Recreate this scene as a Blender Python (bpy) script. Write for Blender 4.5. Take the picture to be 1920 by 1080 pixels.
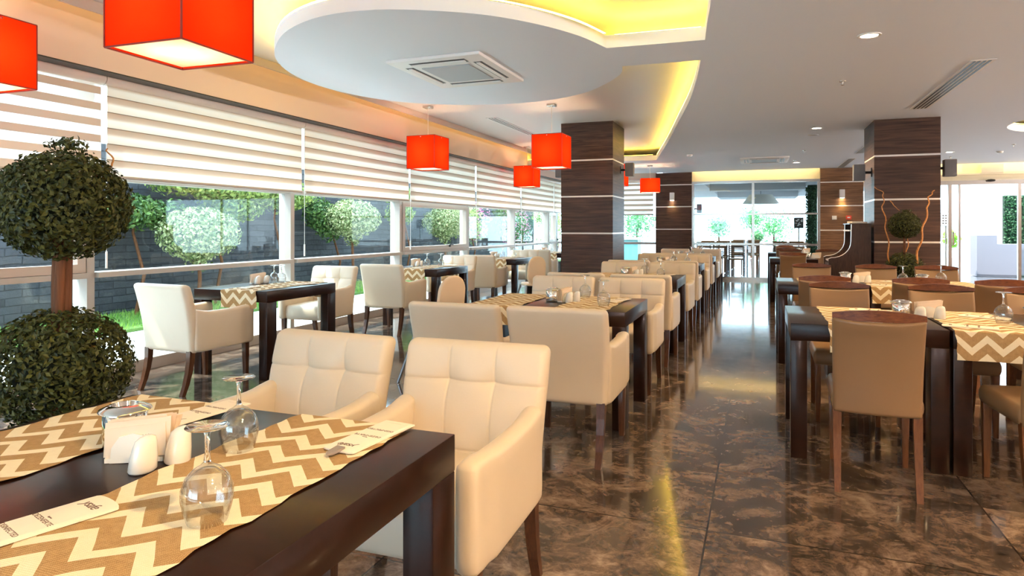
import bpy, bmesh, math, random
from math import sin, cos, pi, radians as R, sqrt
from mathutils import Vector, Matrix
random.seed(7)
for o in list(bpy.data.objects): bpy.data.objects.remove(o)
SC = bpy.context.scene
COL = SC.collection

# ------------------------------------------------------------------ camera, world, sun, big lights, exposure
F, VH, H = 1230.0, 428.0, 1.28
cam_d = bpy.data.cameras.new('camera'); cam = bpy.data.objects.new('camera', cam_d); COL.objects.link(cam)
cam.location = (0, 0, H); cam.rotation_euler = (R(90), 0, math.atan(465 / F))
cam_d.sensor_width = 36; cam_d.lens = 36 * F / 1920; cam_d.shift_y = -(540 - VH) / 1920
cam_d.clip_start = 0.05; cam_d.clip_end = 300
SC.camera = cam
SC.view_settings.view_transform = 'Standard'
try: SC.view_settings.look = 'None'
except Exception: pass
SC.view_settings.gamma = 1; SC.view_settings.use_curve_mapping = False
SC.view_settings.exposure = 0.38
W = bpy.data.worlds.new('sky'); SC.world = W; W.use_nodes = True
bg = W.node_tree.nodes['Background']; bg.inputs[0].default_value = (0.62, 0.83, 1.0, 1); bg.inputs[1].default_value = 7.2
def light(name, typ, loc, energy, color=(1, 1, 1), rot=(0, 0, 0), **kw):
    l = bpy.data.lights.new(name, typ); l.energy = energy; l.color = color
    for k, v in kw.items(): setattr(l, k, v)
    o = bpy.data.objects.new(name, l); COL.objects.link(o); o.location = loc; o.rotation_euler = rot
    return o
sun = light('sun', 'SUN', (-20, 4, 30), 8.5, (1.0, 0.93, 0.80), angle=R(1.2))
sun.rotation_euler = Vector((0.50, 0.22, -0.92)).to_track_quat('-Z', 'Y').to_euler()
WARM = (1.0, 0.66, 0.30)

# ------------------------------------------------------------------ materials
def mat(name, color=(.8, .8, .8), rough=.5, metal=0, spec=.5, coat=0, coat_r=.05, trans=0, emis=None, es=0, ior=1.45, alpha=1):
    m = bpy.data.materials.new(name); m.use_nodes = True
    b = m.node_tree.nodes['Principled BSDF']; I = b.inputs
    I['Base Color'].default_value = (*color, 1); I['Roughness'].default_value = rough; I['Metallic'].default_value = metal
    I['Specular IOR Level'].default_value = spec; I['Coat Weight'].default_value = coat; I['Coat Roughness'].default_value = coat_r
    I['Transmission Weight'].default_value = trans; I['IOR'].default_value = ior; I['Alpha'].default_value = alpha
    if emis: I['Emission Color'].default_value = (*emis, 1); I['Emission Strength'].default_value = es
    return m
class N:
    def __init__(s, m): s.m = m; s.t = m.node_tree; s.b = s.t.nodes.get('Principled BSDF'); s.out = s.t.nodes['Material Output']
    def n(s, typ, **kw):
        x = s.t.nodes.new('ShaderNode' + typ)
        for k, v in kw.items():
            if k.startswith('i_'):
                x.inputs[k[2:].replace('_', ' ')].default_value = v
            else: setattr(x, k, v)
        return x
    def l(s, a, b): s.t.links.new(a, b)
    def math(s, op, a, b=None, c=None):
        x = s.n('Math', operation=op)
        for i, v in enumerate((a, b, c)):
            if v is None: continue
            if hasattr(v, 'links'): s.l(v, x.inputs[i])
            else: x.inputs[i].default_value = v
        return x.outputs[0]
    def ramp(s, fac, stops, interp='LINEAR'):
        x = s.n('ValToRGB'); cr = x.color_ramp; cr.interpolation = interp
        while len(cr.elements) < len(stops): cr.elements.new(.5)
        for e, (p, c) in zip(cr.elements, stops): e.position = p; e.color = (*c, 1)
        s.l(fac, x.inputs[0]); return x.outputs[0]
    def coord(s, kind='Object', scale=(1, 1, 1), loc=(0, 0, 0)):
        if kind == 'Position': src = s.n('NewGeometry').outputs['Position']
        else: src = s.n('TexCoord').outputs[kind]
        mp = s.n('Mapping'); mp.inputs['Scale'].default_value = scale; mp.inputs['Location'].default_value = loc
        s.l(src, mp.inputs[0]); return mp.outputs[0]
    def noise(s, vec, scale=5, detail=4, rough=.5, dist=0):
        x = s.n('TexNoise'); x.inputs['Scale'].default_value = scale; x.inputs['Detail'].default_value = detail
        x.inputs['Roughness'].default_value = rough; x.inputs['Distortion'].default_value = dist
        s.l(vec, x.inputs['Vector']); return x.outputs[0]
    def bump(s, h, strength=.3, dist=.01):
        x = s.n('Bump'); x.inputs['Strength'].default_value = strength; x.inputs['Distance'].default_value = dist
        s.l(h, x.inputs['Height']); s.l(x.outputs[0], s.b.inputs['Normal']); return x
    def mix(s, fac, a, b):
        x = s.n('Mix', data_type='RGBA')
        if hasattr(fac, 'links'): s.l(fac, x.inputs[0])
        else: x.inputs[0].default_value = fac
        for v, i in ((a, 6), (b, 7)):
            if hasattr(v, 'links'): s.l(v, x.inputs[i])
            else: x.inputs[i].default_value = (*v, 1)
        return x.outputs[2]

def leather(name, c, rough=.38):
    m = mat(name, c, rough, spec=.5); n = N(m); v = n.coord('Object')
    nz = n.noise(v, 3.0, 3, .5); n.l(n.mix(nz, tuple(x * .93 for x in c), tuple(min(1, x * 1.05) for x in c)), n.b.inputs['Base Color'])
    n.bump(n.noise(v, 170, 2), .10, .002); return m
M_cream = leather('cream_leather', (.76, .645, .51))
M_seam = mat('leather_seam', (.58, .45, .30), .6)
M_tan = leather('tan_leather', (.25, .145, .072), .38)
M_taned = mat('tan_piping', (.22, .13, .07), .5)
def wood(name, a, b, rough=.25, scale=(1, 1, 1), coat=.3, kind='Object', streak=12, bump=.04):
    m = mat(name, a, rough, coat=coat, coat_r=.12, spec=.3); n = N(m)
    v = n.coord(kind, scale); nz = n.noise(v, streak, 6, .6, .6)
    n.l(n.ramp(nz, [(.3, a), (.7, b)]), n.b.inputs['Base Color']); n.bump(nz, bump, .004); return m
M_esp = wood('espresso_wood', (.014, .0050, .0028), (.024, .0080, .0042), .28, (.5, 1.5, 1.5), .10, bump=.0)
M_esp.node_tree.nodes['Principled BSDF'].inputs['Specular IOR Level'].default_value = .2
M_leg = wood('walnut_leg_wood', (.050, .018, .009), (.11, .042, .018), .3, (8, 8, 1))
M_oleg = wood('amber_leg_wood', (.085, .030, .010), (.17, .062, .020), .5, (8, 8, 1))
M_rail = wood('polished_mahogany', (.075, .020, .006), (.20, .060, .016), .38, (2, 8, 8), .0)
M_cab = wood('dark_walnut_panel', (.032, .015, .010), (.085, .042, .026), .35, (9, 9, .8), .1)
M_ven = wood('smoked_oak_veneer', (.022, .012, .009), (.115, .062, .044), .42, (.9, .9, 17), .0, 'Position', 2.2, .06)
M_venlit = wood('warm_lit_oak_veneer', (.085, .042, .020), (.28, .145, .070), .33, (.9, .9, 17), .15, 'Position', 2.2, .06)  # veneer of the right panel; warm lamplight put into its colour
M_white = mat('white_paint', (.82, .82, .82), .5)
M_ceil = mat('ceiling_paint', (.80, .86, .96), .55, spec=.3)
M_ceil2 = mat('upper_ceiling_paint', (.75, .72, .70), .45)
M_wall = mat('beige_wall_paint', (.64, .52, .45), .5)
M_cream_w = mat('cream_fascia_paint', (.90, .82, .62), .5)
M_alu = mat('white_aluminium', (.44, .40, .375), .35, metal=.0)
M_aluw = mat('taupe_aluminium', (.50, .42, .37), .35, metal=.15)
M_steel = mat('brushed_steel', (.62, .60, .56), .22, metal=1)
M_chrome = mat('chrome', (.80, .78, .74), .06, metal=1)
M_black = mat('black_plastic', (.012, .012, .014), .4)
M_grey = mat('grey_plastic', (.16, .16, .17), .5)
M_bright = mat('bright_inlay', (.95, .93, .90), .22)
M_porc = mat('white_porcelain', (.86, .82, .76), .12, coat=.5)
M_paper = mat('cream_paper', (.88, .80, .68), .7)
M_napkin = mat('beige_napkin_paper', (.86, .70, .55), .8)
M_ink = mat('brown_ink', (.16, .10, .08), .7)
M_red = mat('red', (.8, .05, .02), .5)
M_grass = None

m = M_glass = mat('clear_glass', (1, 1, 1), 0.0, trans=1, ior=1.45)
def pane_mat(name, tint, refl=.03):
    m = bpy.data.materials.new(name); m.use_nodes = True; n = N(m); n.t.nodes.remove(n.b)
    tr = n.n('BsdfTransparent'); tr.inputs[0].default_value = (*tint, 1)
    gl = n.n('BsdfGlossy'); gl.inputs['Roughness'].default_value = .01
    ge = n.n('NewGeometry'); dt = n.n('VectorMath', operation='DOT_PRODUCT'); n.l(ge.outputs['Incoming'], dt.inputs[0]); n.l(ge.outputs['Normal'], dt.inputs[1])
    c1 = n.math('SUBTRACT', 1.0, n.math('ABSOLUTE', dt.outputs['Value'])); fr = n.math('ADD', n.math('MULTIPLY', n.math('POWER', c1, 5.0 if refl < .05 else 3.0), .9), refl)
    mx = n.n('MixShader'); n.l(fr, mx.inputs[0]); n.l(tr.outputs[0], mx.inputs[1]); n.l(gl.outputs[0], mx.inputs[2])
    n.l(mx.outputs[0], n.out.inputs[0]); return m
M_pane = pane_mat('window_glass', (.90, .95, .95))
M_paneb = pane_mat('door_glass', (.93, .97, .97))
M_bowl = pane_mat('thin_drinking_glass', (.965, .975, .98), .09)

def blind_mat(closed=False):
    m = bpy.data.materials.new('zebra_blind_fabric'); m.use_nodes = True; n = N(m); n.t.nodes.remove(n.b)
    pos = n.n('NewGeometry').outputs['Position']; sp = n.n('SeparateXYZ'); n.l(pos, sp.inputs[0])
    f = n.math('FRACT', n.math('DIVIDE', n.math('SUBTRACT', sp.outputs[2], 1.72), .131))
    if closed:
        c = n.ramp(f, [(0, (.80, .70, .58)), (.45, (.86, .78, .68)), (.62, (.66, .54, .43)), (.93, (.58, .46, .36)), (.97, (.22, .16, .12))]); w = n.ramp(f, [(0, (.30,) * 3), (.42, (.42,) * 3), (.60, (.20,) * 3), (1, (.10,) * 3)])  # dark line topping each band is its shadow, put into the colour
        d = n.n('BsdfDiffuse'); t = n.n('BsdfTranslucent'); n.l(c, d.inputs[0]); n.l(c, t.inputs[0]); x = n.n('MixShader'); n.l(w, x.inputs[0]); n.l(d.outputs[0], x.inputs[1]); n.l(t.outputs[0], x.inputs[2]); n.l(x.outputs[0], n.out.inputs[0]); return m
    band = n.math('LESS_THAN', f, .46)
    def sh(col, w):
        d = n.n('BsdfDiffuse'); d.inputs[0].default_value = (*col, 1); t = n.n('BsdfTranslucent'); t.inputs[0].default_value = (*col, 1)
        x = n.n('MixShader'); x.inputs[0].default_value = w; n.l(d.outputs[0], x.inputs[1]); n.l(t.outputs[0], x.inputs[2]); return x.outputs[0]
    op = sh((.62, .48, .37), .13); se = sh((.86, .80, .73), .45)
    tp = n.n('BsdfTransparent'); s2 = n.n('MixShader'); s2.inputs[0].default_value = .10; n.l(se, s2.inputs[1]); n.l(tp.outputs[0], s2.inputs[2])
    x = n.n('MixShader'); n.l(band, x.inputs[0]); n.l(s2.outputs[0], x.inputs[1]); n.l(op, x.inputs[2]); n.l(x.outputs[0], n.out.inputs[0]); return m
M_blind = blind_mat(); M_blindc = blind_mat(True)

def shade_mat(name, col, w, trans=.0):
    m = bpy.data.materials.new(name); m.use_nodes = True; n = N(m); n.t.nodes.remove(n.b)
    v = n.coord('Object', (1, 1, 1)); nz = n.noise(v, 45, 4, .7); wv = n.noise(n.coord('Object', (1, 1, 14)), 30, 3)
    c = n.mix(n.math('MULTIPLY', n.math('ADD', nz, wv), .5), tuple(x * .72 for x in col), col)
    d = n.n('BsdfDiffuse'); n.l(c, d.inputs[0]); t = n.n('BsdfTranslucent'); n.l(c, t.inputs[0])
    x = n.n('MixShader'); x.inputs[0].default_value = w; n.l(d.outputs[0], x.inputs[1]); n.l(t.outputs[0], x.inputs[2]); n.l(x.outputs[0], n.out.inputs[0]); return m
M_shade = shade_mat('red_lampshade_fabric', (.82, .030, .004), .42)
M_diff = shade_mat('lamp_diffuser', (1, .90, .74), .75)
M_shadeedge = mat('dark_red_trim', (.25, .02, .01), .6)

def emit(name, c, s):
    m = bpy.data.materials.new(name); m.use_nodes = True; n = N(m); n.t.nodes.remove(n.b)
    e = n.n('Emission'); e.inputs[0].default_value = (*c, 1); e.inputs[1].default_value = s; n.l(e.outputs[0], n.out.inputs[0]); return m
M_led = emit('amber_led', (1, .62, .06), 26)
M_led2 = emit('amber_led_soft', (1, .62, .18), 3.2)
M_led3 = emit('warm_led', (1, .74, .30), 13)
M_bulb = emit('bulb', (1, .72, .38), 60)
M_spot = emit('downlight_lens', (1, .86, .62), 45)

def floor_mat():
    m = mat('polished_brown_marble_tile', (.1, .08, .07), .10, spec=.5, coat=.35, coat_r=.05); n = N(m)
    pos = n.n('NewGeometry').outputs['Position']
    mp = n.n('Mapping'); mp.inputs['Location'].default_value = (.21, -.13, 0); n.l(pos, mp.inputs[0])
    br = n.n('TexBrick', offset=0.0, squash=1.0)
    br.inputs['Color1'].default_value = (0, 0, 0, 1); br.inputs['Color2'].default_value = (1, 1, 1, 1)
    br.inputs['Scale'].default_value = 1; br.inputs['Mortar Size'].default_value = .004; br.inputs['Mortar Smooth'].default_value = .1
    br.inputs['Brick Width'].default_value = 1.16; br.inputs['Row Height'].default_value = .69
    n.l(mp.outputs[0], br.inputs['Vector'])
    # per-tile offset of the marbling
    sc = n.n('VectorMath', operation='SCALE'); n.l(br.outputs['Color'], sc.inputs[0]); sc.inputs['Scale'].default_value = 9.0
    ad = n.n('VectorMath', operation='ADD'); n.l(pos, ad.inputs[0]); n.l(sc.outputs[0], ad.inputs[1])
    a = n.noise(ad.outputs[0], 3.0, 10, .68, 1.5); b = n.noise(ad.outputs[0], 11, 9, .74, 2.0)
    t = n.math('ADD', n.math('MULTIPLY', a, .62), n.math('MULTIPLY', b, .38))
    col = n.ramp(t, [(.36, (.018, .014, .013)), (.44, (.055, .040, .032)), (.50, (.13, .088, .066)), (.56, (.25, .175, .13)), (.66, (.42, .32, .24))])
    tone = n.mix(n.math('MULTIPLY', br.outputs['Color'], .5), col, n.mix(.5, col, (.035, .032, .032)))
    n.l(n.mix(br.outputs['Fac'], tone, (.012, .010, .010)), n.b.inputs['Base Color'])
    n.l(n.math('ADD', n.math('MULTIPLY', b, .14), .03), n.b.inputs['Roughness'])
    n.bump(n.math('SUBTRACT', n.math('MULTIPLY', a, .25), br.outputs['Fac']), .12, .003); return m
M_floor = floor_mat()

def runner_mat():
    m = mat('chevron_burlap', (.5, .4, .3), .85, spec=.15); n = N(m)
    uv = n.n('TexCoord').outputs['UV']; sp = n.n('SeparateXYZ'); n.l(uv, sp.inputs[0])
    tri = n.math('PINGPONG', sp.outputs[0], .067)            # 0..0.0635 over 0.127 m
    t = n.math('ADD', sp.outputs[1], n.math('MULTIPLY', tri, .98))
    f = n.math('FRACT', n.math('DIVIDE', t, .093)); w = n.math('LESS_THAN', f, .43)
    vm = n.n('Mapping'); n.l(uv, vm.inputs[0])
    thr = n.n('TexWave', wave_type='BANDS', bands_direction='X'); thr.inputs['Scale'].default_value = 75; thr.inputs['Distortion'].default_value = 2.5; thr.inputs['Detail'].default_value = 2; n.l(vm.outputs[0], thr.inputs['Vector'])
    thr2 = n.n('TexWave', wave_type='BANDS', bands_direction='Y'); thr2.inputs['Scale'].default_value = 75; thr2.inputs['Distortion'].default_value = 2.5; thr2.inputs['Detail'].default_value = 2; n.l(vm.outputs[0], thr2.inputs['Vector'])
    nz = n.noise(vm.outputs[0], 60, 4, .7)
    wv = n.math('MULTIPLY', thr.outputs['Fac'], thr2.outputs['Fac'])
    k = n.math('MULTIPLY', n.math('ADD', wv, nz), .75)
    bur = n.mix(k, (.22, .115, .040), (.60, .40, .20)); wh = n.mix(k, (.78, .66, .45), (.92, .84, .66))
    n.l(n.mix(w, bur, wh), n.b.inputs['Base Color']); n.bump(wv, .35, .0015); return m
M_run = runner_mat()

def leaf_mat(name, a, b, tr=.25, rough=.45):
    m = mat(name, a, rough, spec=.35); n = N(m)
    g = n.n('NewGeometry').outputs['Random Per Island']
    c = n.ramp(g, [(0, a), (1, b)]); n.l(c, n.b.inputs['Base Color'])
    t = n.n('BsdfTranslucent'); n.l(c, t.inputs[0]); x = n.n('MixShader'); x.inputs[0].default_value = tr
    n.l(n.b.outputs[0], x.inputs[1]); n.l(t.outputs[0], x.inputs[2]); n.l(x.outputs[0], n.out.inputs[0]); return m
M_box = leaf_mat('boxwood_leaf', (.010, .020, .005), (.095, .100, .020), .15)
M_var = leaf_mat('variegated_leaf', (.075, .13, .028), (.48, .50, .27), .15)
M_ivy = leaf_mat('ivy_leaf', (.014, .050, .012), (.14, .24, .06), .25)
M_ivy2 = leaf_mat('creeper_leaf', (.06, .13, .025), (.42, .50, .14), .35)
M_olive = leaf_mat('olive_leaf', (.20, .30, .08), (.65, .72, .32), .3)
M_pink = leaf_mat('pink_blossom', (.75, .12, .35), (.95, .50, .70), .4)
M_trunk = wood('bark', (.06, .022, .010), (.20, .075, .030), .7, (30, 30, 2), 0, 'Object', 2, .5)
M_twig = wood('twisted_willow', (.42, .15, .035), (.75, .36, .12), .55, (6, 6, 6), 0, 'Object', 5, .2)
M_soil = mat('dark_soil', (.03, .02, .015), .9)
M_pot = mat('charcoal_pot', (.06, .06, .065), .5)

def stone_mat():
    m = mat('slate_cladding', (.1, .1, .11), .8, spec=.2); n = N(m)
    pos = n.n('NewGeometry').outputs['Position']; sp = n.n('SeparateXYZ'); n.l(pos, sp.inputs[0]); cb = n.n('CombineXYZ')
    n.l(sp.outputs[1], cb.inputs[0]); n.l(sp.outputs[2], cb.inputs[1])
    ns = n.n('TexNoise'); ns.inputs['Scale'].default_value = 2.5; n.l(pos, ns.inputs['Vector'])
    ad = n.n('VectorMath', operation='MULTIPLY_ADD'); n.l(ns.outputs[1], ad.inputs[0]); ad.inputs[1].default_value = (.05, .05, 0); n.l(cb.outputs[0], ad.inputs[2])
    br = n.n('TexBrick', offset=.5); n.l(ad.outputs[0], br.inputs['Vector'])
    for k, v in (('Scale', 1), ('Mortar Size', .007), ('Brick Width', .42), ('Row Height', .105), ('Mortar Smooth', .6)): br.inputs[k].default_value = v
    br.inputs['Color1'].default_value = (.012, .013, .019, 1); br.inputs['Color2'].default_value = (.060, .062, .072, 1); br.inputs['Mortar'].default_value = (.012, .012, .016, 1)
    nz = n.noise(pos, 9, 8, .7); n.l(n.mix(n.math('MULTIPLY', nz, .7), br.outputs['Color'], (.10, .10, .115)), n.b.inputs['Base Color'])
    n.bump(n.math('SUBTRACT', nz, n.math('MULTIPLY', br.outputs['Fac'], 1.2)), .9, .03); return m
M_stone = stone_mat()
def ground_mat(name, a, b, s=3, rough=.8):
    m = mat(name, a, rough); n = N(m); v = n.coord('Position'); nz = n.noise(v, s, 6, .6); n.l(n.mix(nz, a, b), n.b.inputs['Base Color']); n.bump(nz, .2, .01); return m
M_pave = ground_mat('pale_paving', (.78, .76, .72), (.90, .88, .85), 4)
M_lawn = ground_mat('lawn_soil', (.05, .12, .02), (.12, .22, .04), 20)
M_blade = leaf_mat('grass_blade', (.10, .28, .03), (.40, .58, .12), .35)
M_terr = mat('terrace_floor', (.13, .13, .14), .12)

# ------------------------------------------------------------------ mesh helpers
class MB:
    def __init__(s): s.v = []; s.f = []; s.uv = None
    def add(s, vs, fs, M=None):
        k = len(s.v)
        s.v += [tuple(M @ Vector(p)) for p in vs] if M else [tuple(p) for p in vs]
        s.f += [tuple(i + k for i in f) for f in fs]; return s
    def box(s, x0, x1, y0, y1, z0, z1, M=None):
        return s.add([(x, y, z) for z in (z0, z1) for y in (y0, y1) for x in (x0, x1)],
                     [(0, 2, 3, 1), (4, 5, 7, 6), (0, 1, 5, 4), (2, 6, 7, 3), (0, 4, 6, 2), (1, 3, 7, 5)], M)
    def frust(s, a, b, sa, sb):     # square-section tapered leg from a to b, half sizes (x,y)
        vs = []
        for (p, h) in ((a, sa), (b, sb)):
            vs += [(p[0] + i * h[0], p[1] + j * h[1], p[2]) for i, j in ((-1, -1), (1, -1), (1, 1), (-1, 1))]
        return s.add(vs, [(3, 2, 1, 0), (4, 5, 6, 7)] + [(i, (i + 1) % 4, 4 + (i + 1) % 4, 4 + i) for i in range(4)])
    def tube(s, pts, rad, seg=8, caps=True):
        pts = [Vector(p) for p in pts]; n = len(pts); rad = rad if isinstance(rad, (list, tuple)) else [rad] * n
        vs = []; up = Vector((0, 0, 1)); t0 = (pts[1] - pts[0]).normalized()
        if abs(t0.dot(up)) > .9: up = Vector((1, 0, 0))
        a = t0.cross(up).normalized()
        for i, p in enumerate(pts):
            t = (pts[min(i + 1, n - 1)] - pts[max(i - 1, 0)]).normalized(); a = (a - t * a.dot(t)).normalized(); b = t.cross(a)
            vs += [p + (a * cos(2 * pi * k / seg) + b * sin(2 * pi * k / seg)) * rad[i] for k in range(seg)]
        fs = [(i * seg + k, i * seg + (k + 1) % seg, (i + 1) * seg + (k + 1) % seg, (i + 1) * seg + k) for i in range(n - 1) for k in range(seg)]
        if caps: fs += [tuple(range(seg - 1, -1, -1)), tuple((n - 1) * seg + k for k in range(seg))]
        return s.add(vs, fs)
    def lathe(s, prof, seg=24, closed=False, c=(0, 0), M=None):
        vs = []; n = len(prof)
        for (r, z) in prof: vs += [(c[0] + r * cos(2 * pi * k / seg), c[1] + r * sin(2 * pi * k / seg), z) for k in range(seg)]
        fs = [(i * seg + k, i * seg + (k + 1) % seg, ((i + 1) % n) * seg + (k + 1) % seg, ((i + 1) % n) * seg + k) for i in range(n if closed else n - 1) for k in range(seg)]
        if not closed:
            if prof[0][0] > 1e-5: fs.append(tuple(range(seg - 1, -1, -1)))
            if prof[-1][0] > 1e-5: fs.append(tuple((n - 1) * seg + k for k in range(seg)))
        return s.add(vs, fs, M)
    def prism(s, poly, z0, z1, M=None):
        n = len(poly)
        return s.add([(x, y, z0) for x, y in poly] + [(x, y, z1) for x, y in poly],
                     [tuple(range(n - 1, -1, -1)), tuple(range(n, 2 * n))] + [(i, (i + 1) % n, n + (i + 1) % n, n + i) for i in range(n)], M)
    def pad(s, w, h, t, r, nx=10, nz=10, front=None, deform=None, corner=.0, ex=(), ez=()):
        # cushion: outline w x h in XZ (centred in x, z from 0..h), thickness t in Y, rounded rim r; front bulges along +Y
        def ticks(L, n):
            e = [0, .08 * r, .3 * r, .62 * r, r]
            return e + [r + (L - 2 * r) * i / n for i in range(1, n)] + [L - q for q in reversed(e)]
        X = sorted(set(ticks(w, nx) + list(ex))); Z = sorted(set(ticks(h, nz) + list(ez))); nX, nZ = len(X), len(Z)
        vs = []
        for side in (1, -1):
            for z in Z:
                for x in X:
                    e = min(x, w - x, z, h - z); q = max(0, min(1, e / r)); k = sqrt(max(0, 1 - (1 - q) ** 2))
                    y = side * t / 2 * k
                    if side == 1 and front: y += front(x / w, z / h) * k
                    px, pz = x, z
                    if corner:
                        cx = min(x, w - x); cz = min(z, h - z)
                        if cx < corner and cz < corner:
                            dx, dz = corner - cx, corner - cz; mx = max(dx, dz); L = sqrt(dx * dx + dz * dz) or 1; f = mx / L
                            px = (corner - dx * f) if x < w / 2 else w - (corner - dx * f); pz = (corner - dz * f) if z < h / 2 else h - (corner - dz * f)
                    p = (px - w / 2, y, pz)
                    vs.append(deform(*p) if deform else p)
        fs = []
        o = nX * nZ
        for j in range(nZ - 1):
            for i in range(nX - 1):
                a = j * nX + i; fs.append((a, a + nX, a + nX + 1, a + 1)); b = o + a; fs.append((b, b + 1, b + nX + 1, b + nX))
        k0 = len(s.v); s.add(vs, fs); return s
    def build(s, name, m, parent=None, smooth=True, bevel=0, merge=False, ang=38, seg=2, uv=None):
        me = bpy.data.meshes.new(name); me.from_pydata(s.v, [], s.f); me.materials.append(m)
        if bevel or merge:
            bm = bmesh.new(); bm.from_mesh(me)
            if merge: bmesh.ops.remove_doubles(bm, verts=bm.verts, dist=1e-5)
            if bevel: bmesh.ops.bevel(bm, geom=bm.edges[:], offset=bevel, segments=seg, profile=.5, affect='EDGES', clamp_overlap=True)
            bmesh.ops.recalc_face_normals(bm, faces=bm.faces[:]); bm.to_mesh(me); bm.free()
        if uv:
            L = me.uv_layers.new(name='UVMap')
            for lp in me.loops: L.data[lp.index].uv = uv[lp.vertex_index]
        if smooth:
            me.polygons.foreach_set('use_smooth', [True] * len(me.polygons))
            if ang < 180: me.set_sharp_from_angle(angle=R(ang))
        me.update()
        o = bpy.data.objects.new(name, me); COL.objects.link(o)
        if parent: o.parent = parent
        return o
def B(*a, **k): return MB().box(*a, **k)
def tag(o, label=None, cat=None, group=None, kind=None):
    if label: o['label'] = label
    if cat: o['category'] = cat
    if group: o['group'] = group
    if kind: o['kind'] = kind
    return o
def thing(name, label, cat, loc=(0, 0, 0), rz=0, group=None, kind=None):
    o = bpy.data.objects.new(name, None); o.empty_display_size = .1; COL.objects.link(o); o.location = loc; o.rotation_euler = (0, 0, rz)
    return tag(o, label, cat, group, kind)
def dup(root, loc, rz, label=None, group=None):
    def rec(o, p):
        c = o.copy(); COL.objects.link(c); c.parent = p
        for ch in o.children: rec(ch, c)
        return c
    r = rec(root, None); r.location = loc; r.rotation_euler = (0, 0, rz)
    if label: r['label'] = label
    if group: r['group'] = group
    return r
class Proto:      # first use moves the original, later uses copy it
    def __init__(s, o): s.o = o; s.used = False
    def put(s, loc, rz, label, group=None):
        if not s.used:
            s.used = True; s.o.location = loc; s.o.rotation_euler = (0, 0, rz); s.o['label'] = label
            if group: s.o['group'] = group
            return s.o
        return dup(s.o, loc, rz, label, group)
def struct(o, label=None): o['kind'] = 'structure'; (label and o.__setitem__('label', label)); return o

# ------------------------------------------------------------------ room shell
Y0, YB, XR, ZU, ZM = -4.0, 17.2, 9.0, 2.96, 2.70
struct(B(-5.35, XR, Y0, YB + .1, -.12, 0).build('floor', M_floor, smooth=False), 'polished brown marble tile floor')
# main dropped ceiling with the cut-outs, bridge and disc (one continuous plasterboard face)
def smoothpts(pts, k=4):
    out = []
    n = len(pts)
    for i in range(n - 1):
        p0, p1, p2, p3 = pts[max(i - 1, 0)], pts[i], pts[i + 1], pts[min(i + 2, n - 1)]
        for j in range(k):
            t = j / k
            out.append(tuple(.5 * ((2 * b) + (-a + c) * t + (2 * a - 5 * b + 4 * c - d) * t * t + (-a + 3 * b - 3 * c + d) * t ** 3) for a, b, c, d in zip(p0, p1, p2, p3)))
    out.append(pts[-1]); return out
arcB = smoothpts([(-2.02, 13.85), (-1.47, 11.26), (-1.03, 9.04), (-.74, 7.56), (-.57, 6.5), (-.47, 5.75)])
disc = smoothpts([(-1.13, 5.72), (-1.2, 6.0), (-1.42, 6.36), (-1.72, 6.7), (-2.14, 6.93), (-2.62, 7.0), (-3.1, 6.9), (-3.5, 6.7), (-3.84, 6.38), (-4.05, 5.9), (-4.11, 5.4), (-4.02, 4.9), (-3.8, 4.45), (-3.5, 4.1), (-3.15, 3.82), (-2.75, 3.66), (-2.35, 3.67), (-2.0, 3.82), (-1.7, 4.03), (-1.45, 4.33), (-1.25, 4.7), (-1.13, 5.10)])
arcA = smoothpts([(-.388, 5.14), (-.34, 4.7), (-.28, 4.2), (-.21, 3.3), (-.17, 2.2), (-.16, .5), (-.3, -1.5), (-.6, -4.0)])
outline = [(-5.1, 13.85)] + arcB + disc + arcA + [(XR, -4.0), (XR, 17.06), (-5.1, 17.06)]
cu = bpy.data.curves.new('ceiling', 'CURVE'); cu.dimensions = '2D'; cu.fill_mode = 'BOTH'; cu.extrude = .05
def spl(pts):
    s = cu.splines.new('POLY'); s.points.add(len(pts) - 1)
    for p, q in zip(s.points, pts): p.co = (q[0], q[1], 0, 1)
    s.use_cyclic_u = True
spl(outline)
ring = [(4.45 + 1.25 * cos(2 * pi * i / 48), 10.75 + 1.25 * sin(2 * pi * i / 48)) for i in range(48)]; spl(ring)
cu.materials.append(M_ceil)
tmp = bpy.data.objects.new('tmp', cu); COL.objects.link(tmp); bpy.context.view_layer.update(); cme = bpy.data.meshes.new_from_object(tmp.evaluated_get(bpy.context.evaluated_depsgraph_get())); bpy.data.objects.remove(tmp)
co = bpy.data.objects.new('ceiling', cme); COL.objects.link(co); co.location = (0, 0, ZM + .05); struct(co, 'white dropped ceiling with round disc and curved light coves')
struct(B(-4.60, XR, Y0, YB + .4, ZU, ZU + .1).build('ceiling_upper', M_ceil2, smooth=False), 'upper ceiling seen inside the light coves')
lip = MB().box(-4.62, -4.60, Y0, 13.9, ZU - .08, ZU + .18).box(-5.1, -4.45, Y0, 17.4, ZU + .10, ZU + .2)
struct(lip.build('trim_1', M_wall, smooth=False), 'ceiling edge lip hiding the light above the window wall')
struct(B(-4.99, -4.851, Y0, YB + .1, 2.522, 2.532).build('shadow_gap_strip', M_black, smooth=False), 'black strip drawn as the shadow gap above the blinds')  # black box put in for the shade between wall band and blinds
struct(B(-5.0, -4.85, Y0, YB + .1, 2.532, ZU + .12).build('wall_left', M_wall, smooth=False), 'beige band of wall above the blinds')
struct(B(-5.4, -5.0, Y0, YB + .1, 2.60, ZU + .12).build('wall_left_outer', M_wall, smooth=False), 'outer head of the window wall')
struct(B(XR, XR + .2, Y0, YB + .1, 0, ZU + .1).build('wall_right', M_wall, smooth=False))
fw = MB().box(-5.4, XR, Y0 - .2, Y0, 0, .12).box(-5.4, XR, Y0 - .2, Y0, 2.45, ZU + .2)
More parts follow.
